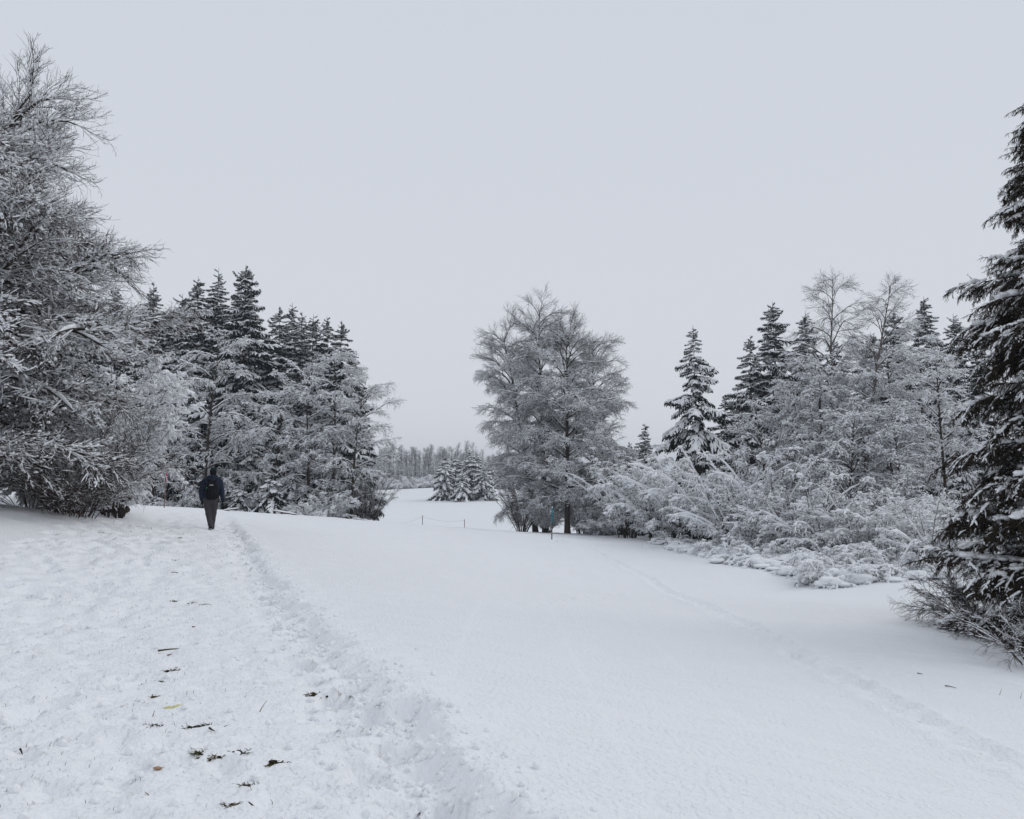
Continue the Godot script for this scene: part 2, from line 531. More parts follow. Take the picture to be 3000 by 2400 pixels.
func bough(s: int, pitch: float, sag: float, lift: float, n: int, sub: int, snow: float, needles: Material, fat := 1.0, pads := 0, spikes := 5) -> ArrayMesh:
	# a conifer bough, one unit long, reaching along +x: flat fan of needled twigs, snow on top, twigs hanging below
	var g := rg(s)
	var w := MB.new()
	var f := MB.new()
	var c := MB.new()
	var ax := PackedVector3Array([Vector3.ZERO])
	var a := pitch
	for k in 8:
		a += (-sag if k < 5 else lift) / 8.0 * 2.0
		ax.append(ax[-1] + Vector3(cos(a), sin(a), g.randf_range(-0.06, 0.06)) / 8.0)
	w.tube(ax, 0.017, 0.006, 4)
	ridge(c, ax, 0.012, 0.040 * fat, 0.026 * fat, 0.22, 0.62, 5, 6, g)
	ridge(c, ax, 0.012, 0.046 * fat, 0.030 * fat, 0.60, 1.0, 4, 6, g)
	for k in n:
		var t := 0.12 + 0.86 * (k + g.randf()) / n
		var wide := 0.48 * sin(minf(1.0, (t + 0.12) * 1.35) * PI * 0.5) * pow(1.0 - t, 0.62) + 0.06
		for s1 in [-1.0, 1.0]:
			var h := heading(ax, t)
			var d: Vector3 = h.rotated(Vector3.UP, s1 * g.randf_range(0.7, 1.1)) + Vector3(0, g.randf_range(-0.15, 0.12), 0)
			var ln := wide * g.randf_range(0.7, 1.2)
			var p := grow(along(ax, t), d, ln, 3, g.randf_range(0.3, 0.75), 0.08, g)
			f.sweep(p, PackedFloat32Array([0.010, 0.022, 0.020, 0.004]), PackedFloat32Array([0.010, 0.022, 0.020, 0.004]), 3)
			if g.randf() < snow:
				ridge(c, p, 0.014, 0.034 * fat, 0.024 * fat, g.randf_range(0.0, 0.25), g.randf_range(0.65, 0.98), 3, 5, g)
			for q in sub:
				var tq := (q + g.randf()) / sub
				var h2 := heading(p, tq)
				var dq: Vector3 = h2.rotated(Vector3.UP, (1.0 if q % 2 else -1.0) * g.randf_range(0.5, 1.0)) + Vector3(0, g.randf_range(-0.9, 0.05), 0)
				var lq := (0.05 + 0.11 * (1.0 - tq)) * g.randf_range(0.7, 1.3)
				var pq := grow(along(p, tq), dq, lq, 2, 0.5, 0.1, g)
				f.sweep(pq, PackedFloat32Array([0.008, 0.015, 0.003]), PackedFloat32Array([0.008, 0.015, 0.003]), 3)
				if pads > 0:
					for z in 5:
						var o2 := along(pq, g.randf())
						var out2 := (heading(pq, 0.5) + Vector3(g.randf_range(-0.9, 0.9), g.randf_range(-1.0, 0.4), g.randf_range(-0.9, 0.9))).normalized()
						f.spike(o2, o2 + out2 * g.randf_range(0.02, 0.045), out2.cross(Vector3(0.3, 1, 0.2)).normalized() * 0.005)
				if g.randf() < snow * 0.45:
					ridge(c, pq, 0.010, 0.020 * fat, 0.014 * fat, 0.0, 0.9, 2, 4, g)
			# needles standing off the twig
			for q in spikes:
				var tn := g.randf_range(0.15, 1.0)
				var o := along(p, tn)
				var out := (heading(p, tn) + Vector3(g.randf_range(-0.8, 0.8), g.randf_range(-0.9, 0.5), g.randf_range(-0.8, 0.8))).normalized()
				f.spike(o, o + out * g.randf_range(0.035, 0.065), out.cross(Vector3(0.3, 1, 0.2)).normalized() * 0.006)
		# hanging twigs
		for q in 2:
			var o := along(ax, t) + Vector3(0, -0.01, g.randf_range(-0.5, 0.5) * wide)
			var pq := grow(o, Vector3(g.randf_range(0.0, 0.7), -1.0, g.randf_range(-0.4, 0.4)), g.randf_range(0.07, 0.17), 2, 0.2, 0.15, g)
			f.sweep(pq, PackedFloat32Array([0.012, 0.017, 0.003]), PackedFloat32Array([0.012, 0.017, 0.003]), 3)
	for k in pads:
		var t := g.randf_range(0.25, 1.0)
		var o := along(ax, t) + Vector3(0, 0.02, g.randf_range(-0.32, 0.32) * (1.1 - t))
		for q in 3:
			var z := g.randf_range(0.03, 0.062)
			c.blob(o + Vector3(g.randf_range(-0.06, 0.06), g.randf_range(-0.015, 0.012), g.randf_range(-0.05, 0.05)), Vector3(z * g.randf_range(1.0, 1.9), z * 0.55, z * g.randf_range(0.8, 1.3)), 5, 8, 0.22, g)
	var m := w.into(ArrayMesh.new(), M.bark)
	f.into(m, needles)
	c.into(m, M.snow)
	return m

func shaggy_spray(s: int, pitch: float, snow: float) -> ArrayMesh:
	# a hanging evergreen branch end with fine needled twigs on every side and clots of snow on top
	var g := rg(s)
	var w := MB.new()
	var f := MB.new()
	var c := MB.new()
	var ax := grow(Vector3.ZERO, Vector3(cos(pitch), sin(pitch), 0), 1.0, 6, 0.75, 0.16, g)
	w.tube(ax, 0.016, 0.007, 4)
	for k in 20:
		var t := 0.04 + 0.95 * (k + g.randf()) / 20
		var d := around(heading(ax, t), g.randf_range(0.4, 1.0), g.randf() * TAU, 0.8) + Vector3(0, -0.12, 0)
		var p := grow(along(ax, t), d, g.randf_range(0.18, 0.42) * (1.15 - 0.5 * t), 4, 0.8, 0.16, g)
		f.tube(p, 0.009, 0.004, 3)
		for q in 6:
			var tq := g.randf_range(0.1, 1.0)
			var p2 := grow(along(p, tq), around(heading(p, tq), g.randf_range(0.4, 0.9), g.randf() * TAU, 1.0), g.randf_range(0.05, 0.13), 2, 0.6, 0.2, g)
			f.tube(p2, 0.006, 0.003, 3)
			for z in 5:
				var o := along(p2, g.randf())
				var d2 := around(heading(p2, 0.5), g.randf_range(0.4, 1.0), g.randf() * TAU, 1.0)
				f.spike(o, o + d2 * g.randf_range(0.025, 0.05), d2.cross(Vector3(0.31, 0.9, 0.2)).normalized() * 0.0045)
		for z in 7:
			var o := along(p, g.randf())
			var d2 := around(heading(p, 0.5), g.randf_range(0.4, 1.0), g.randf() * TAU, 1.0)
			f.spike(o, o + d2 * g.randf_range(0.03, 0.055), d2.cross(Vector3(0.31, 0.9, 0.2)).normalized() * 0.005)
		if g.randf() < snow * 0.8:
			ridge(c, p, 0.012, g.randf_range(0.022, 0.05), g.randf_range(0.018, 0.04), 0.0, g.randf_range(0.5, 1.0), 3, 6, g)
	if snow > 0.3:
		ridge(c, ax, 0.015, 0.055, 0.045, 0.05, g.randf_range(0.3, 0.5), 5, 7, g)
		ridge(c, ax, 0.015, 0.06, 0.05, g.randf_range(0.5, 0.6), 1.0, 5, 7, g)
	for k in int(snow * 8):
		var t := g.randf_range(0.1, 1.0)
		var o := along(ax, t) + Vector3(g.randf_range(-0.08, 0.08), 0.01, g.randf_range(-0.16, 0.16))
		var z := g.randf_range(0.022, 0.05)
		c.blob(o, Vector3(z * g.randf_range(0.9, 1.5), z * 0.75, z * g.randf_range(0.8, 1.3)), 5, 8, 0.3, g)
	var m := w.into(ArrayMesh.new(), M.bark)
	f.into(m, M.needles_olive)
	c.into(m, M.snow)
	return m

func evergreen(at: Vector3, height: float, radius: float, s: int, label: String) -> void:
	var g := rg(s)
	var root := thing("evergreen_tree", at, label, "evergreen tree")
	var tb := MB.new()
	var tr := grow(Vector3(0, -0.3, 0), Vector3(0.01, 1, 0.01), height + 0.3, 10, 0.0, 0.02, g)
	tb.tube(tr, 0.17, 0.015, 9)
	part("trunk", one(tb, M.bark), root)
	var c := Crown.new()
	var y := 0.12
	var az := 0.0
	while y < height * 0.985:
		var f := y / height
		for k in 7:
			az += TAU / 7.0 + g.randf_range(-0.4, 0.4)
			var prof := lerpf(1.0, 0.82, smoothstep(0.1, 0.64, f)) * lerpf(1.0, 0.42, smoothstep(0.64, 0.74, f)) * lerpf(1.0, 0.25, smoothstep(0.8, 1.0, f))
			var r := (radius * prof * g.randf_range(0.5, 1.2) + 0.12) * (0.8 + 0.2 * smoothstep(0.0, 0.1, f))
			var o := along(tr, (y + 0.3) / (height + 0.3)) + Vector3(0, g.randf_range(-0.15, 0.15), 0)
			var p := grow(o, Vector3(cos(az), lerpf(-0.12, 0.7, f * f) + g.randf_range(-0.2, 0.2), sin(az)), r, 6, 0.35, 0.12, g)
			var lb := MB.new()
			var sb := MB.new()
			lb.tube(p, 0.012 + r * 0.012, 0.006, 6)
			if g.randf() < 0.75:
				for q in int(r * 16.0):
					var z := g.randf_range(0.035, 0.085)
					sb.blob(along(p, g.randf_range(0.3, 1.0)) + Vector3(g.randf_range(-0.1, 0.1), 0.03 + 0.3 * z, g.randf_range(-0.1, 0.1)), Vector3(z * g.randf_range(0.9, 1.6), z * 0.62, z * g.randf_range(0.8, 1.4)), 6, 9, 0.28, g)
			part("limb", two(lb, M.bark, sb, M.snow), root)
			var n := int(r * 13.0) + 3
			for q in n:
				var t := 0.12 + 0.9 * (q + g.randf()) / n
				var h := around(heading(p, t), g.randf_range(0.0, 1.2), g.randf() * TAU, 0.5) + Vector3(0, -0.15, 0)
				var kind := "shaggy_snow" if g.randf() < 0.4 else "shaggy"
				c.put(pick(kind, h, g), face(along(p, t), h, g.randf_range(0.34, 0.62), g))
		y += g.randf_range(0.17, 0.28)
	for k in 8:
		var u := Vector3(cos(k * 2.4) * 0.4, 1, sin(k * 2.4) * 0.4)
		c.put(pick("shaggy", u, g), face(along(tr, 0.93 + 0.008 * k), u, 0.4, g))
	crown_parts("foliage", c, root)

func make_kit() -> void:
	# branch ends by slope: 0 rising, 1 slightly rising, 2 level, 3 hanging
	var slope := [1.0, 0.5, 0.1, -0.45]
	for kind in ["birch", "frost", "heavy", "near", "fine", "bare", "thicket"]:
		var l := []
		for k in 4:
			for v in 3:
				var s: int = 100 + k * 10 + v + kind.hash() % 1000
				match kind:
					"birch": l.append(spray(s, slope[k], 0.55, 12, 4, 0.70, 0.0050, 0.036, M.twig))
					"frost": l.append(spray(s, slope[k], 0.5, 12, 5, 0.74, 0.0050, 0.029, M.twig, 0.05, 5))
					"heavy": l.append(spray(s, slope[k], 1.1, 10, 2, 1.0, 0.0070, 0.070, M.twig, 0.0, 4))
					"near": l.append(spray(s, slope[k], 0.0, 12, 5, 0.72, 0.0048, 0.025, M.twig_brown, 0.24, 5))
					"thicket": l.append(spray(s, slope[k], 0.30, 13, 5, 0.55, 0.0054, 0.021, M.twig_brown, 0.0, 4))
					"bare": l.append(spray(s, slope[k], 0.25, 13, 5, 0.22, 0.0060, 0.018, M.twig_brown, 0.12))
					_: l.append(spray(s, slope[k], 0.15, 11, 4, 0.4, 0.0046, 0.018, M.twig, 0.16))
		K[kind] = l
	var b := []
	for k in 4:
		for v in 3:
			b.append(bough(500 + k * 10 + v, [0.75, 0.25, 0.05, -0.3][k], [0.25, 0.45, 0.5, 0.45][k], 0.5, 12, 2, 0.72, M.needles, 1.3))
	K["spruce"] = b
	b = []
	for k in 4:
		for v in 3:
			b.append(bough(700 + k * 10 + v, [0.6, 0.2, 0.0, -0.3][k], [0.3, 0.5, 0.6, 0.5][k], 0.35, 12, 3, 0.95, M.needles, 1.75))
	K["laden"] = b
	for kind in ["shaggy", "shaggy_snow"]:
		b = []
		for k in 4:
			for v in 3:
				b.append(shaggy_spray(900 + k * 10 + v + kind.length() * 100, slope[k] * 0.7, 0.12 if kind == "shaggy" else 0.9))
		K[kind] = b

func pick(kind: String, dir: Vector3, g: RandomNumberGenerator) -> Mesh:
	var y := dir.normalized().y
	var k := 0 if y > 0.62 else (1 if y > 0.28 else (2 if y > -0.15 else 3))
	var per: int = K[kind].size() / 4
	return K[kind][k * per + g.randi() % per]

class Crown:
	var at := {}
	func put(mesh: Mesh, t: Transform3D) -> void:
		if not at.has(mesh): at[mesh] = []
		at[mesh].append(t)

func face(o: Vector3, dir: Vector3, size: float, g: RandomNumberGenerator) -> Transform3D:
	var yaw := atan2(-dir.z, dir.x)
	var b := Basis(Vector3.UP, yaw) * Basis(Vector3.RIGHT, g.randf_range(-0.3, 0.3))
	return Transform3D(b.scaled(Vector3.ONE * size), o)

func crown_parts(called: String, c: Crown, parent: Node) -> void:
	var o := Node3D.new()
	o.name = "crown"
	parent.add_child(o, true)
	for k in c.at:
		many(called, k, c.at[k], o)

# ---------------------------------------------------------------- trees
func conifer(called: String, at: Vector3, height: float, radius: float, kind: String, s: int, label: String, o := {}) -> Node3D:
	var g := rg(s)
	var root := thing(called, at, label, o.get("category", "spruce tree"), o.get("group", ""))
	var lean: Vector3 = Vector3(g.randf_range(-0.02, 0.02), 1, g.randf_range(-0.02, 0.02))
	var t := PackedVector3Array()
	var rad := PackedFloat32Array()
	for k in 9:
		t.append(lean * (height * k / 8.0) - Vector3(0, 0.25 if k == 0 else 0.0, 0))
		rad.append(maxf(0.012, height * 0.0125 * (1.0 - k / 8.0)))
	var tb := MB.new()
	tb.sweep(t, rad, rad, 7)
	part("trunk", one(tb, M.bark), root)
	var c := Crown.new()
	var low: float = o.get("low", 0.04)
	var y := low * height
	var ph := g.randf() * TAU
	var power: float = o.get("power", 0.8)
	var thin: float = o.get("thin", 0.08)
	while y < height * 0.985:
		var f := y / height
		var r := radius * pow(1.0 - f, power) * (0.6 + 0.4 * smoothstep(0.0, 0.12, f - low + 0.06)) + 0.08 + height * 0.005
		r *= g.randf_range(0.82, 1.15)
		var n: int = o.get("whorl", 6) - (2 if f > 0.85 else 0)
		for k in n:
			ph += TAU / n + g.randf_range(-0.35, 0.35)
			if g.randf() < thin: continue
			var up := lerpf(-0.32, 0.8, pow(f, 1.5)) + g.randf_range(-0.22, 0.22)
			var dir := Vector3(cos(ph), up, sin(ph))
			var ln := r * g.randf_range(0.6, 1.25)
			c.put(pick(kind, dir, g), face(lean * (y + g.randf_range(-0.16, 0.16) * r), dir, ln, g))
		y += maxf(0.17, r * o.get("gap", 0.25)) * g.randf_range(0.7, 1.35)
		ph += 0.7
	# leader
	for k in 5:
		var a := g.randf() * TAU
		c.put(pick(kind, Vector3(0.3, 1, 0), g), face(lean * height * (0.95 + 0.011 * k), Vector3(cos(a), 2, sin(a)), 0.16 + height * 0.012, g))
	var tip := MB.new()
	tip.tube(PackedVector3Array([lean * height * 0.95, lean * height * 1.015]), 0.035, 0.008, 4)
	part("leader", one(tip, M.needles), root)
	crown_parts("boughs", c, root)
	return root

func broadleaf(called: String, at: Vector3, height: float, spread: float, kind: String, s: int, label: String, o := {}) -> Node3D:
	# leafless tree: trunk, limbs with side limbs, and branch ends set on them
	var g := rg(s)
	var root := thing(called, at, label, o.get("category", "tree"), o.get("group", ""))
	var lean: Vector3 = o.get("lean", Vector3(g.randf_range(-0.06, 0.06), 1, g.randf_range(-0.06, 0.06)))
	var tr := grow(Vector3(0, -0.3, 0), lean, height * 0.97 + 0.3, 12, o.get("trunk_bend", 0.0), 0.035, g)
	var tb := MB.new()
	var sb := MB.new()
	var base: float = o.get("girth", height * 0.011)
	var rad := PackedFloat32Array()
	for k in tr.size():
		rad.append(maxf(0.012, base * pow(1.0 - k / 12.5, 0.9) * (1.35 if k == 0 else 1.0)))
	tb.sweep(tr, rad, rad, 8)
	part("trunk", one(tb, o.get("bark", M.bark)), root)
	var lb := MB.new()
	var c := Crown.new()
	var nl: int = o.get("limbs", 26)
	var low: float = o.get("low", 0.15)
	var rise: Array = o.get("rise", [0.35, 1.1])
	var bend: float = o.get("bend", 0.7)
	var size: float = o.get("size", 1.3)
	var snow: float = o.get("snow", 0.035)
	var per: int = o.get("per", 4)
	var az := g.randf() * TAU
	for k in nl:
		var f := low + (0.985 - low) * (k + g.randf() * 0.8) / nl
		az += 2.4 + g.randf_range(-0.3, 0.3)
		var shape := pow(sin(PI * clampf((f - low) / (1.0 - low) * 0.80 + 0.2, 0.0, 1.0)), 0.8)
		var ln: float = spread * lerpf(o.get("top", 0.28), 1.0, shape) * g.randf_range(0.75, 1.2)
		var now: String = kind if f < o.get("bare_from", 2.0) + g.randf_range(-0.06, 0.06) else "fine"
		var up := lerpf(rise[0], rise[1], f) + g.randf_range(-0.2, 0.2)
		var p := grow(along(tr, f), Vector3(cos(az), up, sin(az)), ln, 6, bend * g.randf_range(0.7, 1.3), o.get("wig", 0.13), g)
		var r0 := minf(base * 0.42, ln * 0.016 + 0.008)
		lb.tube(p, r0, r0 * 0.3, 6)
		if now == kind: ridge(sb, p, r0 * 0.7, r0 * 0.7 + snow * 0.5, snow, 0.06, 0.5, 5, 5, g)
		ridge(sb, p, r0 * 0.5, r0 * 0.5 + snow * 0.5, snow, 0.52, 0.97, 5, 5, g)
		var ns := maxi(2, int(ln * o.get("side", 2.2)))
		for j in ns:
			var t := 0.22 + 0.75 * (j + g.randf()) / ns
			var h := heading(p, t)
			var d := h.rotated(Vector3.UP, (1.0 if j % 2 else -1.0) * g.randf_range(0.35, 0.95)) + Vector3(0, g.randf_range(-0.15, 0.3), 0)
			var l2 := minf(ln * 0.5, size * 1.25) * (1.15 - 0.6 * t) * g.randf_range(0.7, 1.2)
			var p2 := grow(along(p, t), d, l2, 4, bend * 0.8, 0.12, g)
			lb.tube(p2, r0 * 0.42, r0 * 0.2, 4)
			if now == kind: ridge(sb, p2, r0 * 0.3, r0 * 0.3 + snow * 0.4, snow * 0.8, 0.03, g.randf_range(0.6, 0.97), 4, 4, g)
			for q in per:
				var tq := (q + 0.6) / per
				var hd := around(heading(p2, tq), g.randf_range(0.0, 0.9), g.randf() * TAU, 0.8)
				c.put(pick(now, hd, g), face(along(p2, tq), hd, size * g.randf_range(0.6, 1.15), g))
		var he := heading(p, 0.99)
		c.put(pick(now, he, g), face(p[-1], he, size * 0.9, g))
		if o.get("single", false):
			part("limb", two(lb, o.get("bark", M.bark), sb, M.snow), root)
			lb = MB.new()
			sb = MB.new()
	for k in 4:
		var a := g.randf() * TAU
		var u := Vector3(cos(a) * 0.5, 1.2, sin(a) * 0.5)
		c.put(pick("fine" if o.has("bare_from") else kind, u, g), face(along(tr, 0.93 + 0.02 * k), u, size * 0.8, g))
	if lb.v.size():
		part("limbs", two(lb, o.get("bark", M.bark), sb, M.snow), root, "stuff")
	crown_parts("twigs", c, root)
	return root

func shrub(called: String, at: Vector3, height: float, spread: float, kind: String, s: int, label: String, o := {}) -> Node3D:
	# many stems from the ground that arch over under their snow
	var g := rg(s)
	var root := thing(called, at, label, o.get("category", "shrub"), o.get("group", ""))
	var lb := MB.new()
	var sb := MB.new()
	var c := Crown.new()
	var n: int = o.get("stems", 26)
	var size: float = o.get("size", 0.9)
	var snow: float = o.get("snow", 0.05)
	for k in n:
		var a := TAU * k / n + g.randf_range(-0.3, 0.3)
		var e := g.randf_range(0.15, 1.0)
		var ln := (height * (1.15 - 0.3 * e) + spread * 0.55 * e) * g.randf_range(0.75, 1.1)
		var foot := Vector3(cos(a), 0, sin(a)) * g.randf_range(0.05, 0.25) * spread
		foot.y = base_y(at.x + foot.x, at.z + foot.z) - at.y - 0.1
		var p := grow(foot, Vector3(cos(a) * e * spread / height * 0.9, 1.0, sin(a) * e * spread / height * 0.9), ln, 8, o.get("bend", 1.5) * g.randf_range(0.6, 1.25), 0.07, g)
		var r0: float = o.get("stem", 0.022) * g.randf_range(0.7, 1.3)
		lb.tube(p, r0, r0 * 0.35, 5)
		ridge(sb, p, r0 * 0.6, r0 * 0.5 + snow * 0.6, snow, 0.35, 0.98, 6, 5, g)
		var per: int = o.get("per", 7)
		for q in per:
			var t: float = o.get("from", 0.3) + (1.0 - o.get("from", 0.3)) * (q + g.randf()) / per
			var h := heading(p, t).rotated(Vector3.UP, g.randf_range(-1.0, 1.0)) + Vector3(0, g.randf_range(-0.35, 0.3), 0)
			c.put(pick(kind, h, g), face(along(p, t), h, size * g.randf_range(0.6, 1.15), g))
	part("stems", two(lb, o.get("bark", M.bark), sb, M.snow), root, "stuff")
	if o.get("heap", 0.0) > 0.0:
		var hb := MB.new()
		for k in 26:
			var a := g.randf() * TAU
			var e := sqrt(g.randf()) * spread * 0.75
			var q := Vector3(cos(a) * e, 0, sin(a) * e)
			var up: float = o.heap * height * (1.0 - 0.7 * pow(e / spread, 2.0)) * g.randf_range(0.6, 1.15)
			q.y = base_y(at.x + q.x, at.z + q.z) - at.y + up * 0.45
			hb.blob(q, Vector3(g.randf_range(0.16, 0.40), up * g.randf_range(0.3, 0.5), g.randf_range(0.14, 0.34)), 7, 11, 0.22, g)
		part("snow_heap", one(hb, M.snow), root, "stuff")
	crown_parts("twigs", c, root)
	return root

# ---------------------------------------------------------------- materials
func mat(c: Color, rough := 0.9, spec := 0.2) -> StandardMaterial3D:
	var m := StandardMaterial3D.new()
	m.albedo_color = c.linear_to_srgb()
	m.roughness = rough
	m.metallic_specular = spec
	return m

func noise_tex(s: int, freq: float, oct: int, lo: Color, hi: Color, size := 512, kind := FastNoiseLite.TYPE_SIMPLEX_SMOOTH) -> NoiseTexture2D:
	var n := FastNoiseLite.new()
	n.seed = s; n.frequency = freq; n.fractal_octaves = oct; n.noise_type = kind
	var t := NoiseTexture2D.new()
	t.width = size; t.height = size; t.seamless = true; t.noise = n
	var r := Gradient.new()
	r.set_color(0, lo); r.set_color(1, hi)
	t.color_ramp = r
	return t

func make_materials() -> void:
	M.snow = mat(Color(0.90, 0.91, 0.925), 0.95, 0.1)
	M.snow_ground = mat(Color(0.88, 0.895, 0.915), 0.95, 0.1)
	var h := noise_tex(4, 0.02, 5, Color.BLACK, Color.WHITE, 1024)
	M.snow_ground.heightmap_enabled = true
	M.snow_ground.heightmap_texture = h
	M.snow_ground.heightmap_scale = 1.6
	M.snow_ground.uv1_triplanar = true
	M.snow_ground.uv1_world_triplanar = true
	M.snow_ground.uv1_scale = Vector3.ONE * 0.9
	M.bark = mat(Color(1, 1, 1), 0.9, 0.15)
	M.bark.albedo_texture = noise_tex(9, 0.03, 4, Color(0.030, 0.024, 0.020).linear_to_srgb(), Color(0.085, 0.070, 0.058).linear_to_srgb())
	M.bark.uv1_triplanar = true
	M.bark.uv1_scale = Vector3(2.0, 0.7, 2.0)
	M.birch_bark = mat(Color(1, 1, 1), 0.85, 0.2)
	M.birch_bark.albedo_texture = noise_tex(12, 0.02, 4, Color(0.03, 0.026, 0.023).linear_to_srgb(), Color(0.34, 0.30, 0.27).linear_to_srgb())
	M.birch_bark.uv1_triplanar = true
	M.birch_bark.uv1_scale = Vector3(0.7, 2.2, 0.7)
	M.twig = mat(Color(0.032, 0.026, 0.024), 0.85, 0.2)
	M.twig_brown = mat(Color(0.038, 0.026, 0.021), 0.85, 0.2)
	M.twig_red = mat(Color(0.075, 0.044, 0.032), 0.85, 0.2)
	M.needles = mat(Color(0.015, 0.024, 0.022), 0.8, 0.25)
	M.needles_olive = mat(Color(0.046, 0.035, 0.020), 0.8, 0.25)

# ---------------------------------------------------------------- build
func _ready() -> void:
	var t0 := Time.get_ticks_msec()
	cam_basis = Basis(Vector3.RIGHT, deg_to_rad(PITCH))
	var cam := Camera3D.new()
	cam.name = "camera"
	cam.fov = rad_to_deg(2.0 * atan(1200.0 / F))
	cam.near = 0.1
	cam.far = 3000.0
	add_child(cam)
	cam.transform = Transform3D(cam_basis, EYE)
	cam.current = true
	var sky := ProceduralSkyMaterial.new()
	sky.sky_top_color = Color(0.81, 0.832, 0.870)
	sky.sky_horizon_color = Color(0.853, 0.869, 0.900)
	sky.sky_curve = 0.2
	sky.ground_bottom_color = Color(0.81, 0.832, 0.870)
	sky.ground_horizon_color = Color(0.853, 0.869, 0.900)
	sky.sun_angle_max = 1.0
	var env := Environment.new()
	env.background_mode = Environment.BG_SKY
	env.sky = Sky.new()
	env.sky.sky_material = sky
	env.tonemap_mode = Environment.TONE_MAPPER_LINEAR
	env.tonemap_exposure = 1.0
	env.sdfgi_enabled = true
	env.ssao_enabled = true
	env.ssil_enabled = true
	env.fog_enabled = true
	env.fog_density = 0.0008
	env.fog_light_color = Color(0.84, 0.87, 0.91)
	var we := WorldEnvironment.new()
	we.name = "world_environment"
	we.environment = env
	add_child(we)
	var sun := DirectionalLight3D.new()
	sun.name = "overcast_sun"
	sun.light_energy = 0.2
	sun.light_angular_distance = 30.0
	sun.light_color = Color(1.0, 0.985, 0.96)
	sun.shadow_enabled = true
	sun.sky_mode = DirectionalLight3D.SKY_MODE_LIGHT_ONLY
	add_child(sun)
	sun.rotation_degrees = Vector3(-42, 115, 0)   # a brighter part of the cloud, to the right and a little ahead

	soft = FastNoiseLite.new()
	soft.seed = 2
	soft.frequency = 0.2
	make_materials()
	fit_terrain()
	ground()
	#print(gh[0], " ", gh[100*gx.size()+200], " ", gx[0], " ", gz[0], " ", tw[0], ta)
	print("ground ", Time.get_ticks_msec() - t0, " ", gx.size(), "x", gz.size())
	make_kit()
	print("kit ", Time.get_ticks_msec() - t0)
	props()
	person()
	print("props ", Time.get_ticks_msec() - t0)
	forest()
	print("forest ", Time.get_ticks_msec() - t0)


func up_to(px: float, py: float, d: float) -> float:
	return seen(px, py, d).y - on_ground(px, d).y

func forest() -> void:
	old_trees()
	left_wood()
	middle_trees()
	right_wood()
	near_evergreen()
	far_field()

func old_trees() -> void:
	broadleaf("bare_tree", on_ground(-300, 18.0), 7.5, 5.0, "near", 84, "big old bare tree with snow on its curved limbs, at the edge of the path", {"limbs": 54, "low": 0.18, "size": 1.05, "side": 2.3, "per": 4, "rise": [0.4, 0.95], "bend": 0.8, "girth": 0.22, "snow": 0.075, "top": 0.7, "single": true, "wig": 0.26})
	broadleaf("spreading_tree", on_ground(-380, 17.6), 5.6, 5.3, "thicket", 72, "low spreading bare tree with brown branches reaching sideways beneath the big old tree", {"limbs": 52, "low": 0.12, "size": 0.9, "side": 2.8, "per": 5, "rise": [0.32, 0.95], "bend": 0.3, "girth": 0.15, "snow": 0.05, "single": true, "wig": 0.15})
	shrub("snowy_shrub", on_ground(330, 25), up_to(345, 1100, 25), 1.35, "heavy", 73, "white snow laden shrub leaning out behind the low spreading tree", {"stems": 26, "size": 0.7, "bend": 1.0, "per": 16, "snow": 0.045, "from": 0.12})
	shrub("snowy_shrub", on_ground(200, 22), 2.6, 1.8, "heavy", 74, "snow laden shrub in the gap under the low spreading tree", {"stems": 22, "size": 0.6, "per": 12, "from": 0.1})
	shrub("brown_shrub", on_ground(215, 18.6), 1.7, 1.6, "bare", 75, "reddish brown twiggy shrub at the foot of the low spreading tree", {"stems": 44, "size": 0.6, "bend": 0.9, "stem": 0.010, "snow": 0.010, "bark": M.twig_red, "per": 9, "from": 0.08})
	shrub("brown_shrub", on_ground(90, 19.5), 1.0, 1.1, "bare", 76, "small brown scrub on the shaded bank nearest the path", {"stems": 18, "size": 0.5, "bend": 0.8, "stem": 0.010, "snow": 0.01, "bark": M.twig_red, "per": 5})

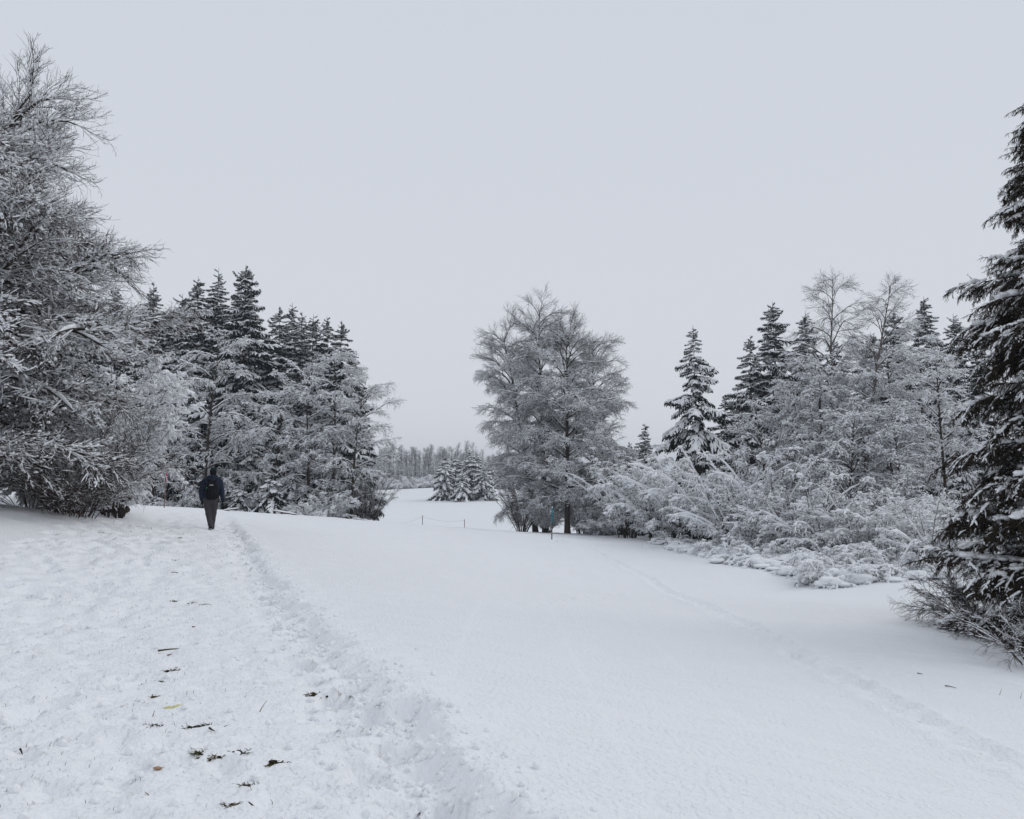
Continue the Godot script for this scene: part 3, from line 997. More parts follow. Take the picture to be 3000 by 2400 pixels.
func left_wood() -> void:
	# spruces of the wood behind the walker: [picture x, picture y of the tip, metres away, radius, what sets it apart]
	var a := [
		[120, 870, 60, 3.0, "dark spruce deep behind the trunk side of the big old tree"],
		[235, 860, 57, 2.8, "dark spruce seen through the outer twigs of the big old tree"],
		[330, 850, 60, 3.0, "spruce whose tip shows just past the big old tree's lowest twigs"],
		[420, 835, 58, 3.0, "spruce at the outer edge of the big old tree's crown"],
		[515, 872, 58, 2.8, "blunt shorter spruce left of the slim pair above the walker"],
		[568, 822, 60, 2.7, "left one of the slim pair of spruces high above the walker"],
		[612, 797, 61, 2.5, "right one of the slim pair of spruces, with the needle sharp tip"],
		[690, 800, 59, 2.7, "spruce half hidden in the side of the tallest spruce of the wood"],
		[704, 788, 56, 3.3, "tallest spruce of the left wood with a broad dense crown"],
		[818, 908, 58, 2.7, "left tip of the middle group of spruces beyond the gap in the skyline"],
		[838, 893, 61, 2.5, "highest spruce of the middle group beyond the gap in the skyline"],
		[870, 924, 60, 2.4, "thin spruce on the right side of the middle group's highest tip"],
		[900, 928, 64, 2.4, "small distant spruce between the middle group and the end pair"],
		[958, 934, 59, 2.8, "left and higher one of the end pair of spruces by the open field"],
		[990, 950, 57, 2.7, "right and lower one of the end pair of spruces by the open field"],
		[1022, 1030, 58, 2.5, "last low spruce of the wood beside the open field"],
		[760, 985, 62, 3.0, "low spruce filling the gap in the skyline right of the tallest spruce"],
		[640, 905, 66, 3.0, "spruce in the second row behind the slim pair"],
		[470, 930, 64, 3.0, "spruce in the second row behind the blunt one"],
		[930, 1080, 66, 3.0, "short spruce in the second row behind the end pair"]]
	for k in a.size():
		conifer("spruce_tree", on_ground(a[k][0], a[k][2]), up_to(a[k][0], a[k][1], a[k][2]), a[k][3], "spruce", 1000 + k, a[k][4], {"group": "spruces of the wood behind the walker", "gap": 0.18 + 0.02 * (k % 5), "whorl": 7, "power": 0.55 + 0.06 * (k % 4)})
	# leafless trees along the front of that wood: [x, top, d, spread, label]
	var b := [
		[455, 1080, 50, 2.1, "snowy bare birch at the wood's edge above the red tipped stake", -0.04],
		[600, 975, 51, 2.9, "broad snow covered birch with a rounded crown right behind the walker", 0.0],
		[690, 1150, 52, 1.8, "snowy birch tucked under the tallest spruce", 0.05],
		[802, 1110, 50, 2.0, "birch with a pale upright trunk in front of the middle spruces", 0.0],
		[905, 1060, 50, 2.2, "birch with long forked snowy limbs in front of the end pair", -0.02],
		[970, 1020, 51, 2.3, "dark twiggy birch beside the end pair of spruces", 0.03],
		[1030, 1090, 50, 2.4, "drooping birch at the very end of the wood by the open field", 0.04]]
	for k in b.size():
		broadleaf("birch_tree", on_ground(b[k][0], b[k][2]), up_to(b[k][0], b[k][1], b[k][2]), b[k][3], "birch", 2000 + k, b[k][4], {"group": "birches along the front of the left wood", "limbs": 22, "low": 0.12, "size": 0.8, "per": 3, "rise": [0.6, 1.5], "bend": 0.85, "wig": 0.17, "lean": Vector3(b[k][5], 1, 0.02), "snow": 0.045, "category": "birch tree"})
	# young trees and scrub at the foot
	var y := [
		[795, 1390, 47, 1.7, "young snow laden spruce low at the wood's edge right of the walker"],
		[700, 1420, 49, 1.3, "small snowy spruce just right of the walker's shoulder"],
		[560, 1400, 50, 1.5, "young spruce in the shade left of the walker's head"],
		[730, 1240, 52, 1.9, "half grown snowy spruce under the broad birches"],
		[860, 1330, 50, 1.8, "half grown spruce in front of the pale upright trunk"],
		[400, 1400, 51, 1.4, "young spruce in the shade left of the red tipped stake"]]
	for k in y.size():
		conifer("young_spruce", on_ground(y[k][0], y[k][2]), up_to(y[k][0], y[k][1], y[k][2]), y[k][3], "laden", 2100 + k, y[k][4], {"group": "young spruces at the foot of the left wood", "power": 0.7, "gap": 0.3})
	var c := [
		[970, 1448, 48.5, 1.2, "heavy", "snowy scrub bush at the foot of the end pair of spruces"],
		[890, 1470, 47.5, 1.3, "heavy", "low white bush between the young spruce and the snowy scrub"],
		[1075, 1410, 51, 1.5, "bare", "dark bare thicket at the outermost corner of the left wood"],
		[1015, 1420, 51, 1.5, "bare", "dark bare thicket next to the outermost one of the left wood"],
		[520, 1440, 50, 1.3, "heavy", "snowy bush under the birch above the red tipped stake"]]
	for k in c.size():
		shrub("scrub_bush", on_ground(c[k][0], c[k][2]), up_to(c[k][0], c[k][1], c[k][2]), c[k][3], c[k][4], 2200 + k, c[k][5], {"group": "bushes at the foot of the left wood", "size": 0.55, "stems": 24, "per": 10, "from": 0.1, "category": "bush", "snow": 0.05 if c[k][4] == "heavy" else 0.012, "bend": 1.5 if c[k][4] == "heavy" else 0.9})

func middle_trees() -> void:
	var b := [
		[1597, 900, 55.5, 2.9, "tallest birch of the lone clump in the middle of the field", 0.0],
		[1662, 960, 53.0, 3.1, "birch with the thick dark trunk at the front of the lone clump", 0.015],
		[1570, 955, 56.5, 2.9, "birch leaning out to the open field side of the lone clump", -0.07],
		[1728, 985, 56.0, 2.5, "birch on the thicket side of the lone clump", 0.04]]
	for k in b.size():
		broadleaf("birch_tree", on_ground(b[k][0], b[k][2]), up_to(b[k][0], b[k][1], b[k][2]), b[k][3], "frost", 3000 + k, b[k][4], {"group": "birches of the lone clump", "limbs": 50, "low": 0.16, "size": 0.85, "per": 5, "rise": [0.35, 1.9], "bend": 0.8, "top": 0.42, "bare_from": 0.78, "wig": 0.17, "lean": Vector3(b[k][5], 1, 0.01), "girth": 0.18, "snow": 0.065, "category": "birch tree"})
	conifer("spruce_tree", on_ground(1772, 60), up_to(1772, 1235, 60), 2.2, "spruce", 3100, "dark spruce in the shade behind the lone clump of birches", {})
	var c := [
		[1530, 1430, 55, 1.5, "bare", "bare twiggy bush on the open field side under the lone clump"],
		[1600, 1440, 54, 1.3, "birch", "grey bush around the trunks of the lone clump"],
		[1705, 1410, 54, 1.7, "birch", "dense grey bush under the thicket side of the lone clump"],
		[1780, 1380, 56, 1.8, "bare", "dark bush in the gap between the lone clump and the thicket"],
		[1755, 1510, 53, 0.9, "heavy", "low snow capped bush beside the blue topped stake's right"]]
	for k in c.size():
		shrub("scrub_bush", on_ground(c[k][0], c[k][2]), up_to(c[k][0], c[k][1], c[k][2]), c[k][3], c[k][4], 3200 + k, c[k][5], {"group": "bushes under the lone clump", "size": 0.75, "stems": 26, "category": "bush", "snow": 0.03, "bend": 1.0, "per": 11, "from": 0.1})

func right_wood() -> void:
	var a := [
		[1892, 1246, 58, 1.3, "spruce", "little spruce tip poking above the arching shrubs"],
		[1846, 1300, 60, 1.1, "spruce", "smallest spruce tip next to the lone clump"],
		[2050, 962, 52, 3.6, "laden", "open snow laden spruce standing apart with its trunk showing through"],
		[2205, 990, 57, 3.0, "spruce", "spruce at the left shoulder of the right wood"],
		[2290, 892, 58, 3.3, "spruce", "tallest dark spruce of the right wood"],
		[2362, 920, 59, 2.8, "spruce", "spruce close on the right of the tallest dark one"],
		[2130, 1165, 56, 2.4, "spruce", "short dark spruce between the open spruce and the right wood"],
		[2450, 1000, 62, 3.0, "spruce", "spruce hidden behind the bare tops of the two tall birches"],
		[2560, 980, 62, 3.0, "spruce", "spruce behind the gap right of the two tall birches"],
		[2650, 915, 60, 2.8, "spruce", "spruce with a twiggy top near the far pointed one"],
		[2742, 878, 60, 2.8, "spruce", "pointed far spruce standing out right of the birches"],
		[2815, 930, 55, 2.8, "spruce", "spruce beside the big near evergreen's upper boughs"],
		[2880, 1000, 48, 2.6, "spruce", "spruce mostly behind the big near evergreen"]]
	for k in a.size():
		conifer("spruce_tree", on_ground(a[k][0], a[k][2]), up_to(a[k][0], a[k][1], a[k][2]), a[k][3], a[k][4], 4000 + k, a[k][5], {"group": "spruces of the right wood", "gap": 0.26 if k == 2 else 0.2 + 0.02 * (k % 4), "whorl": 7, "thin": 0.14 if k == 2 else 0.08, "power": 0.8 if k == 2 else 0.62})
	var b := [
		[2440, 795, 44, 2.2, "left one of the two tall birches with bare pale tops", 0.03, M.birch_bark, 0.18],
		[2520, 786, 42, 2.2, "right one of the two tall birches, with the spotted pale trunk", 0.05, M.birch_bark, 0.12],
		[2330, 1060, 45, 1.6, "snowy birch in front of the tallest dark spruce", -0.03, M.bark, 0.12],
		[2250, 1180, 46, 1.6, "snowy birch over the arching shrubs", -0.08, M.bark, 0.15],
		[2400, 1040, 43, 1.6, "dense snowy birch left of the spotted pale trunk", 0.0, M.bark, 0.1],
		[2610, 1000, 43, 1.7, "snowy birch right of the spotted pale trunk", 0.03, M.bark, 0.1],
		[2690, 930, 45, 1.7, "tall grey birch before the pointed far spruce", 0.02, M.bark, 0.12],
		[2770, 1030, 40, 1.7, "snowy birch whose limbs reach the near evergreen", 0.0, M.bark, 0.1],
		[2650, 1180, 39, 1.5, "low snowy birch above the right end of the brambles", -0.03, M.bark, 0.1],
		[2500, 1200, 40, 2.2, "low snowy birch at the foot of the spotted pale trunk", -0.05, M.bark, 0.1]]
	for k in b.size():
		broadleaf("birch_tree", on_ground(b[k][0], b[k][2]), up_to(b[k][0], b[k][1], b[k][2]), b[k][3], "birch", 5000 + k, b[k][4], {"group": "birches of the right wood", "limbs": 44 if k < 2 else 34, "low": b[k][7], "size": 0.8, "per": 3, "rise": [0.8, 2.2], "bend": 1.2, "wig": 0.17, "bare_from": 0.68 if k < 2 else 2.0, "top": 0.2 if k < 2 else 0.3, "lean": Vector3(b[k][5], 1, 0.01), "snow": 0.045, "bark": b[k][6], "category": "birch tree"})
	var c := [
		[1842, 1330, 50.0, 2.4, "first arching snow white shrub of the thicket, nearest the lone clump"],
		[1925, 1375, 47.0, 2.0, "arching snow white shrub below the little spruce tip"],
		[2010, 1330, 46.0, 2.4, "snow white shrub at the foot of the open spruce"],
		[2100, 1290, 44.0, 2.8, "high arching shrub right of the open spruce"],
		[2175, 1420, 41.0, 2.4, "shrub bowed low under thick snow in mid thicket"],
		[2240, 1300, 42.0, 2.6, "shrub with a long bowed snowy branch under the birches"],
		[2330, 1400, 38.0, 2.2, "dark stemmed shrub before the dense birch"],
		[2420, 1440, 36.0, 2.0, "snowy shrub left of the spotted pale trunk's foot"],
		[2530, 1430, 35.0, 1.9, "snowy shrub at the spotted pale trunk's foot"],
		[2640, 1470, 33.0, 1.9, "grey shrub above the right end of the brambles"],
		[2740, 1480, 30.0, 1.8, "grey shrub in the corner before the near evergreen"],
		[2580, 1560, 31.0, 1.4, "low tangled shrub just above the brambles"]]
	for k in c.size():
		shrub("snowy_shrub", on_ground(c[k][0], c[k][2]), up_to(c[k][0], c[k][1], c[k][2]), c[k][3], "heavy" if k < 6 or k % 2 else "birch", 6000 + k, c[k][4], {"group": "shrubs of the right thicket", "size": 0.8, "stems": 26, "per": 7, "bend": 1.5, "snow": 0.075, "from": 0.12})
	# brambles
	var e := [
		[1965, 1590, 44.5, "outermost bramble mound below the arching shrubs"], [2040, 1612, 40.5, "second bramble mound from the arching shrubs"],
		[2110, 1630, 38.0, "bramble mound with brown stems showing at its foot"], [2180, 1655, 35.0, "bramble mound sticking out furthest into the field"],
		[2250, 1668, 33.5, "white bramble mound beside the furthest out one"], [2320, 1680, 31.8, "bramble mound with a smooth snow cap"],
		[2395, 1695, 30.2, "bramble mound left of the lowest one"], [2450, 1715, 28.5, "lowest and nearest bramble mound of the row"],
		[2530, 1695, 29.3, "bramble mound right of the lowest one"], [2610, 1690, 28.6, "bramble mound toward the near evergreen"],
		[2690, 1690, 27.5, "last bramble mound of the row by the near evergreen"], [2330, 1635, 35.5, "bramble mound in the second row under the bowed shrubs"],
		[2430, 1650, 33.5, "bramble mound in the second row under the dense birch"], [2540, 1640, 33.0, "bramble mound in the second row near the pale trunk"],
		[2210, 1620, 38.0, "bramble mound in the second row at its left end"], [2110, 1590, 41.5, "bramble mound half under the bowed shrub"]]
	for k in e.size():
		shrub("bramble_bush", on_ground(e[k][0], e[k][2]), 0.85 + 0.45 * ((k * 7) % 5) / 4.0, 1.75, "heavy", 7000 + k, e[k][3], {"group": "brambles along the edge of the field", "category": "bramble", "size": 0.55, "stems": 30, "per": 7, "bend": 2.4, "snow": 0.06, "stem": 0.012, "from": 0.1, "bark": M.twig_red, "heap": 0.42})

func near_evergreen() -> void:
	evergreen(on_ground(3135, 14.0), 9.4, 1.66, 81, "big near evergreen with thick snow pads on shaggy olive boughs")
	shrub("bare_shrub", on_ground(2870, 14.6), 0.75, 1.05, "bare", 82, "bare twiggy shrub spreading at the foot of the big near evergreen", {"stems": 34, "size": 0.5, "bend": 0.9, "stem": 0.009, "snow": 0.008, "per": 5})
	shrub("bare_shrub", on_ground(3010, 12.2), 0.8, 0.8, "bare", 83, "small bare shrub at the lower edge of the big near evergreen", {"stems": 18, "size": 0.4, "bend": 0.9, "stem": 0.008, "snow": 0.01, "per": 5})

func far_field() -> void:
	var a := [
		[1303, 1336, 146, 3.7, "left and widest spruce of the round clump in the far field"],
		[1333, 1328, 150, 3.0, "high spruce in the middle of the round clump in the far field"],
		[1376, 1326, 149, 3.8, "highest spruce of the round clump in the far field"],
		[1394, 1332, 151, 3.4, "spruce close behind the highest one of the far round clump"],
		[1415, 1368, 146, 3.2, "low spruce at the right end of the far round clump"],
		[1355, 1380, 143, 3.4, "low spruce at the front of the far round clump"],
		[1470, 1345, 200, 3.4, "dark spruce at the far field's rim behind the round clump"],
		[1440, 1358, 215, 3.0, "spruce at the far field's rim next to the dark one"],
		[1500, 1340, 205, 3.4, "spruce at the far field's rim half behind the lone clump"]]
	for k in a.size():
		conifer("spruce_tree", on_ground(a[k][0], a[k][2]), up_to(a[k][0], a[k][1], a[k][2]), a[k][3], "laden", 8000 + k, a[k][4], {"group": "spruces out in the far field", "power": 0.7, "gap": 0.2, "whorl": 8})
	conifer("larch_tree", on_ground(1302, 285), up_to(1302, 1312, 285), 3.6, "spruce", 8050, "cone shaped tree rising above the far bare wood", {"category": "larch tree"})
	# the bare wood on the horizon
	var first := []
	var g := rg(88)
	for k in 5:
		first.append(broadleaf("bare_tree", on_ground(1100 + 40 * k, 280.0), 11.4 + k * 0.6, 2.2, "birch", 8100 + k, "thin grey bare tree in the far wood on the horizon", {"group": "bare trees of the far wood", "limbs": 24, "low": 0.08, "size": 1.1, "rise": [1.6, 3.6], "bend": 0.1, "side": 1.3, "per": 2, "snow": 0.03, "girth": 0.17, "category": "bare tree", "bare_from": 0.5}))
	for k in 84:
		var o: Node3D = first[k % 5].duplicate()
		o.name = numbered("bare_tree")
		add_child(o, true)
		var px := 1075.0 + 445.0 * (k + g.randf()) / 84.0
		o.position = on_ground(px, 272.0 + 26.0 * g.randf())
		o.rotation.y = g.randf() * TAU
		o.scale = Vector3.ONE * (g.randf_range(0.86, 1.08) * (1.0 if px < 1400.0 else 0.82))
	var bush: Node3D
	for k in 26:
		var px := 1085.0 + 395.0 * (k + 0.5 * g.randf()) / 26.0
		var o: Node3D
		if k == 0:
			o = shrub("far_bush", Vector3.ZERO, 3.2, 3.0, "heavy", 8200, "snowy bush along the foot of the far wood", {"group": "bushes along the foot of the far wood", "category": "bush", "stems": 20, "size": 1.5, "per": 6, "from": 0.1})
			bush = o
		else:
			o = bush.duplicate()
			o.name = numbered("far_bush")
			add_child(o, true)
		o.position = on_ground(px, 262.0 + 8.0 * g.randf())
		o.rotation.y = g.randf() * TAU
		o.scale = Vector3.ONE * g.randf_range(0.6, 1.1)

# ---------------------------------------------------------------- figure: a field of tapered bones meshed as one skin
func nets(bones: Array, cell: float, k: float, flat := 1.0, rib := 0.0, wrinkle := 0.0) -> MB:
	# bone: [from, to, radius at from, radius at to]; flat > 1 thins the figure front to back
	var lo := Vector3.ONE * 1e6
	var hi := -lo
	for b in bones:
		for e in 2:
			var r: Vector3 = Vector3.ONE * (b[2 + e] + 0.05)
			lo = lo.min(b[e] - r)
			hi = hi.max(b[e] + r)
	var nx := int((hi.x - lo.x) / cell) + 2
	var ny := int((hi.y - lo.y) / cell) + 2
	var nz := int((hi.z - lo.z) / cell) + 2
	var fld := PackedFloat32Array()
	fld.resize(nx * ny * nz)
	fld.fill(1.0)
	for b in bones:
		var pa: Vector3 = b[0]
		var pb: Vector3 = b[1]
		var ra: float = b[2]
		var rb: float = b[3]
		var f: float = b[4] if b.size() > 4 else flat
		var ab := pb - pa
		var l2 := maxf(ab.length_squared(), 1e-9)
		var reach := maxf(ra, rb) + k * 2.0 + cell * 2.0
		var mn := (pa.min(pb) - Vector3.ONE * reach - lo) / cell
		var mx := (pa.max(pb) + Vector3.ONE * reach - lo) / cell
		for z in range(maxi(0, int(mn.z)), mini(nz, int(mx.z) + 2)):
			for y in range(maxi(0, int(mn.y)), mini(ny, int(mx.y) + 2)):
				for x in range(maxi(0, int(mn.x)), mini(nx, int(mx.x) + 2)):
					var p := lo + Vector3(x, y, z) * cell
					var h := clampf((p - pa).dot(ab) / l2, 0.0, 1.0)
					var q := p - pa - ab * h
					q.z *= f
					var d := q.length() - lerpf(ra, rb, h)
					var at := (z * ny + y) * nx + x
					var o := fld[at]
					var m := maxf(k - absf(o - d), 0.0) / k
					fld[at] = minf(o, d) - m * m * k * 0.25
	if rib > 0.0 or wrinkle > 0.0:
		for z in nz:
			for y in ny:
				for x in nx:
					var at := (z * ny + y) * nx + x
					if absf(fld[at]) < 0.08:
						var p := lo + Vector3(x, y, z) * cell
						fld[at] -= rib * (absf(sin(p.y * PI / 0.062)) - 0.5) + wrinkle * soft.get_noise_3d(p.x * 45.0, p.y * 75.0, p.z * 45.0)
	var out := MB.new()
	var ids := PackedInt32Array()
	ids.resize(nx * ny * nz)
	ids.fill(-1)
	var off := [0, 1, nx, nx + 1, nx * ny, nx * ny + 1, nx * ny + nx, nx * ny + nx + 1]
	for z in nz - 1:
		for y in ny - 1:
			for x in nx - 1:
				var at := (z * ny + y) * nx + x
				var mask := 0
				for c in 8:
					if fld[at + off[c]] < 0.0: mask |= 1 << c
				if mask == 0 or mask == 255: continue
				var sum := Vector3.ZERO
				var n := 0
				for e in [[0, 1], [2, 3], [4, 5], [6, 7], [0, 2], [1, 3], [4, 6], [5, 7], [0, 4], [1, 5], [2, 6], [3, 7]]:
					if ((mask >> e[0]) & 1) != ((mask >> e[1]) & 1):
						var va := fld[at + off[e[0]]]
						var vb := fld[at + off[e[1]]]
						var ca := Vector3(e[0] & 1, (e[0] >> 1) & 1, e[0] >> 2)
						var cb := Vector3(e[1] & 1, (e[1] >> 1) & 1, e[1] >> 2)
						sum += ca.lerp(cb, va / (va - vb))
						n += 1
				ids[at] = out.v.size()
				out.v.append(lo + (Vector3(x, y, z) + sum / n) * cell)
				var gr := Vector3.ZERO
				for c in 8:
					gr += (Vector3(c & 1, (c >> 1) & 1, c >> 2) - Vector3.ONE * 0.5) * fld[at + off[c]]
				out.n.append(gr.normalized())
	var st := [1, nx, nx * ny]
	for z in range(1, nz - 1):
		for y in range(1, ny - 1):
			for x in range(1, nx - 1):
				var at := (z * ny + y) * nx + x
				for ax in 3:
					var i0 := fld[at] < 0.0
					if i0 == (fld[at + st[ax]] < 0.0): continue
					var u: int = st[(ax + 1) % 3]
					var w: int = st[(ax + 2) % 3]
					var a := ids[at]
					var b := ids[at - u]
					var c := ids[at - u - w]
					var d := ids[at - w]
					if a < 0 or b < 0 or c < 0 or d < 0: continue
					if i0:
						for q in [a, c, b, a, d, c]: out.i.append(q)
					else:
						for q in [a, b, c, a, c, d]: out.i.append(q)
	return out

func person() -> void:
	var feet := on_ground(617, 24.0)
	feet.y = top_y(feet.x, feet.z)
	var root := thing("person", feet + Vector3(0, -0.02, 0), "walker seen from behind in dark blue puffer jacket, black hat and grey trousers", "person")
	root.rotation.y = 0.345
	var skin := mat(Color(0.42, 0.26, 0.20), 0.6, 0.3)
	var navy := mat(Color(0.012, 0.020, 0.038), 0.75, 0.3)
	var grey := mat(Color(0.066, 0.059, 0.062), 0.9, 0.2)
	var black := mat(Color(0.009, 0.009, 0.011), 0.85, 0.2)
	var sole := mat(Color(0.30, 0.33, 0.33), 0.8, 0.2)
	var teal := mat(Color(0.01, 0.12, 0.17), 0.8, 0.2)
	# joints
	var hl := Vector3(-0.085, 0.88, 0.0); var hr := Vector3(0.105, 0.88, 0.0)
	var kl := Vector3(-0.035, 0.49, 0.0); var kr := Vector3(0.085, 0.50, -0.16)
	var al := Vector3(0.025, 0.165, 0.20); var ar := Vector3(0.06, 0.10, -0.36)
	var sl := Vector3(-0.165, 1.425, 0.0); var sr := Vector3(0.235, 1.42, 0.0)
	var el := Vector3(-0.255, 1.15, 0.03); var er := Vector3(0.30, 1.13, -0.02)
	var wl := Vector3(-0.235, 0.90, -0.10); var wr := Vector3(0.335, 0.87, 0.06)
	var chest := Vector3(0.035, 1.30, 0.0); var waist := Vector3(0.01, 1.0, 0.0)
	var head := Vector3(0.052, 1.665, -0.02)
	var body := [[hl, kl, 0.075, 0.052], [hr, kr, 0.075, 0.052], [kl, al, 0.050, 0.034], [kr, ar, 0.050, 0.034], [al, al + Vector3(-0.02, -0.07, -0.16), 0.034, 0.026], [ar, ar + Vector3(0.02, -0.06, -0.17), 0.034, 0.026],
		[sl, el, 0.045, 0.036], [sr, er, 0.045, 0.036], [el, wl, 0.035, 0.024], [er, wr, 0.035, 0.024], [wl, wl + Vector3(0.0, -0.075, -0.01), 0.024, 0.018], [wr, wr + Vector3(-0.008, -0.075, -0.01), 0.024, 0.018],
		[chest + Vector3(-0.08, 0.05, 0), chest + Vector3(0.08, 0.05, 0), 0.11, 0.11], [chest, waist, 0.13, 0.12], [waist, Vector3(0.01, 0.9, 0), 0.12, 0.13], [chest + Vector3(0, 0.15, 0), head + Vector3(0, -0.08, 0.01), 0.06, 0.052],
		[head + Vector3(0, 0.035, 0.012), head + Vector3(0, -0.03, -0.012), 0.088, 0.076], [head + Vector3(0, -0.06, -0.04), head + Vector3(0, -0.075, -0.062), 0.045, 0.034], [head + Vector3(0, 0.0, -0.095), head + Vector3(0, -0.025, -0.108), 0.010, 0.014],
		[head + Vector3(-0.082, -0.03, 0.005), head + Vector3(-0.088, 0.0, 0.012), 0.012, 0.016], [head + Vector3(0.082, -0.03, 0.005), head + Vector3(0.088, 0.0, 0.012), 0.012, 0.016]]
	part("body", one(nets(body, 0.012, 0.025), skin), root)
	# trousers: loose, creased
	var legs := [[hl, kl, 0.112, 0.088], [hr, kr, 0.110, 0.086], [kl, al + Vector3(0, -0.01, 0.0), 0.086, 0.068], [kr, ar + Vector3(0, -0.01, 0), 0.084, 0.066], [hl + Vector3(-0.01, 0.07, 0), hr + Vector3(0.01, 0.07, 0), 0.112, 0.112], [hl + Vector3(0, 0.0, 0.03), hr + Vector3(0, 0.0, 0.03), 0.105, 0.105]]
	part("trousers", one(nets(legs, 0.013, 0.022, 1.0, 0.0, 0.012), grey), root)
	var coat := [[chest + Vector3(-0.075, 0.06, 0.0), chest + Vector3(0.085, 0.06, 0), 0.155, 0.155, 1.15], [chest + Vector3(-0.05, 0, 0), waist + Vector3(-0.055, 0, 0), 0.165, 0.150, 1.15], [chest + Vector3(0.05, 0, 0), waist + Vector3(0.055, 0, 0), 0.165, 0.150, 1.15],
		[waist + Vector3(-0.05, 0, 0), Vector3(-0.045, 0.965, 0.0), 0.150, 0.155, 1.1], [waist + Vector3(0.05, 0, 0), Vector3(0.065, 0.965, 0.0), 0.150, 0.155, 1.1],
		[sl, el, 0.085, 0.074], [sr, er, 0.085, 0.074], [el, wl + Vector3(0, 0.0, 0.0), 0.073, 0.052], [er, wr, 0.073, 0.052], [chest + Vector3(0, 0.12, 0), chest + Vector3(0.01, 0.20, -0.01), 0.12, 0.088]]
	var jacket := part("jacket", one(nets(coat, 0.012, 0.035, 1.0, 0.011, 0.008), navy), root)
	var hood := []
	for q in 11:
		var a := PI * (0.02 + 0.96 * q / 10.0)
		var b := PI * (0.02 + 0.96 * (q + 1) / 10.0)
		if q < 10:
			hood.append([Vector3(0.045 + cos(a) * 0.125, 1.50 + 0.02 * sin(a), -0.01 + sin(a) * 0.105), Vector3(0.045 + cos(b) * 0.125, 1.50 + 0.02 * sin(b), -0.01 + sin(b) * 0.105), 0.055, 0.055])
	hood.append([Vector3(0.045, 1.50, 0.09), Vector3(0.045, 1.45, 0.13), 0.075, 0.05])
	hood.append([Vector3(-0.03, 1.54, 0.05), Vector3(0.12, 1.54, 0.05), 0.06, 0.06])
	part("hood", one(nets(hood, 0.010, 0.03, 1.0, 0.0, 0.010), navy), jacket)
	# hat with a thin stripe over the crown
	var hat := part("hat", one(nets([[head + Vector3(0, 0.045, 0.012), head + Vector3(0, -0.005, 0.016), 0.094, 0.095], [head + Vector3(0, 0.075, 0.01), head + Vector3(0, 0.05, 0.0), 0.060, 0.08]], 0.009, 0.02), black), root)
	var st := MB.new()
	for x in [-0.018, 0.02]:
		var arc := PackedVector3Array()
		for q in 14:
			var a := PI * (0.04 + 0.75 * q / 13.0)
			arc.append(head + Vector3(x * (1.0 + 1.2 * sin(a)) , 0.035 + sin(a) * 0.108, 0.012 + cos(a) * 0.098))
		st.tube(arc, 0.0035, 0.0035, 5)
	part("hat_stripe", one(st, teal), hat)
	# gloves: palm, four bent fingers, a thumb
	for s in [-1.0, 1.0]:
		var w: Vector3 = wl if s < 0 else wr
		var o := Vector3(0.008 * -s, -0.03, -0.01)
		var hand := [[w + Vector3(0, 0.03, 0), w + o, 0.036, 0.034], [w + o + Vector3(0, 0, -0.018), w + o + Vector3(-0.004 * s, -0.085, -0.028), 0.026, 0.022], [w + o + Vector3(0, 0, 0.018), w + o + Vector3(-0.004 * s, -0.08, 0.028), 0.025, 0.021]]
		for q in 4:
			var z := -0.034 + 0.023 * q
			var ln: float = [0.075, 0.085, 0.08, 0.062][q]
			var b0: Vector3 = w + o + Vector3(-0.005 * s, -0.085, z)
			var b1 := b0 + Vector3(-0.004 * s, -ln * 0.55, 0.002)
			hand.append([b0, b1, 0.0125, 0.0115])
			hand.append([b1, b1 + Vector3(-0.02 * s, -ln * 0.42, 0.004), 0.0115, 0.010])
		var t0: Vector3 = w + o + Vector3(-0.01 * s, -0.025, -0.035)
		hand.append([t0, t0 + Vector3(-0.014 * s, -0.04, -0.022), 0.0155, 0.0135])
		hand.append([t0 + Vector3(-0.014 * s, -0.04, -0.022), t0 + Vector3(-0.02 * s, -0.072, -0.022), 0.0135, 0.011])
		part("glove", one(nets(hand, 0.0055, 0.008), black), root)
	# shoes
	for s in 2:
		var a: Vector3 = al if s == 0 else ar
		var toe := Vector3(-0.03, -0.118, -0.15) if s == 0 else Vector3(0.03, -0.055, -0.18)
		var heel := Vector3(-0.004, -0.055, 0.045) if s == 0 else Vector3(0, -0.06, 0.035)
		var shoe := part("shoe", one(nets([[a + Vector3(0, 0.03, 0), a + Vector3(0, -0.03, 0.01), 0.05, 0.048], [a + heel, a + toe, 0.042, 0.036], [a + Vector3(0, -0.04, 0), a + toe * 0.7, 0.05, 0.04]], 0.008, 0.02), black), root)
		part("sole", one(nets([[a + heel + Vector3(0, -0.022, 0.002), a + toe + Vector3(0, -0.02, 0), 0.040, 0.036]], 0.008, 0.02), sole), shoe)
	# backpack: rounded bag with a front pocket, straps, a mark and a green zip pull
	var bag := thing("backpack", feet + Vector3(0, -0.02, 0), "slim black backpack with small white lettering worn by the walker", "backpack")
	bag.rotation.y = 0.345
	var cx := 0.035
	var pk := [[Vector3(cx - 0.075, 1.30, 0.215), Vector3(cx - 0.075, 1.02, 0.215), 0.082, 0.092], [Vector3(cx + 0.075, 1.30, 0.215), Vector3(cx + 0.075, 1.02, 0.215), 0.082, 0.092], [Vector3(cx - 0.05, 1.36, 0.20), Vector3(cx + 0.05, 1.36, 0.20), 0.072, 0.072], [Vector3(cx - 0.05, 0.99, 0.215), Vector3(cx + 0.05, 0.99, 0.215), 0.092, 0.092], [Vector3(cx, 1.25, 0.225), Vector3(cx, 1.05, 0.225), 0.09, 0.09]]
	part("bag", one(nets(pk, 0.011, 0.05, 1.15, 0.0, 0.006), black), bag)
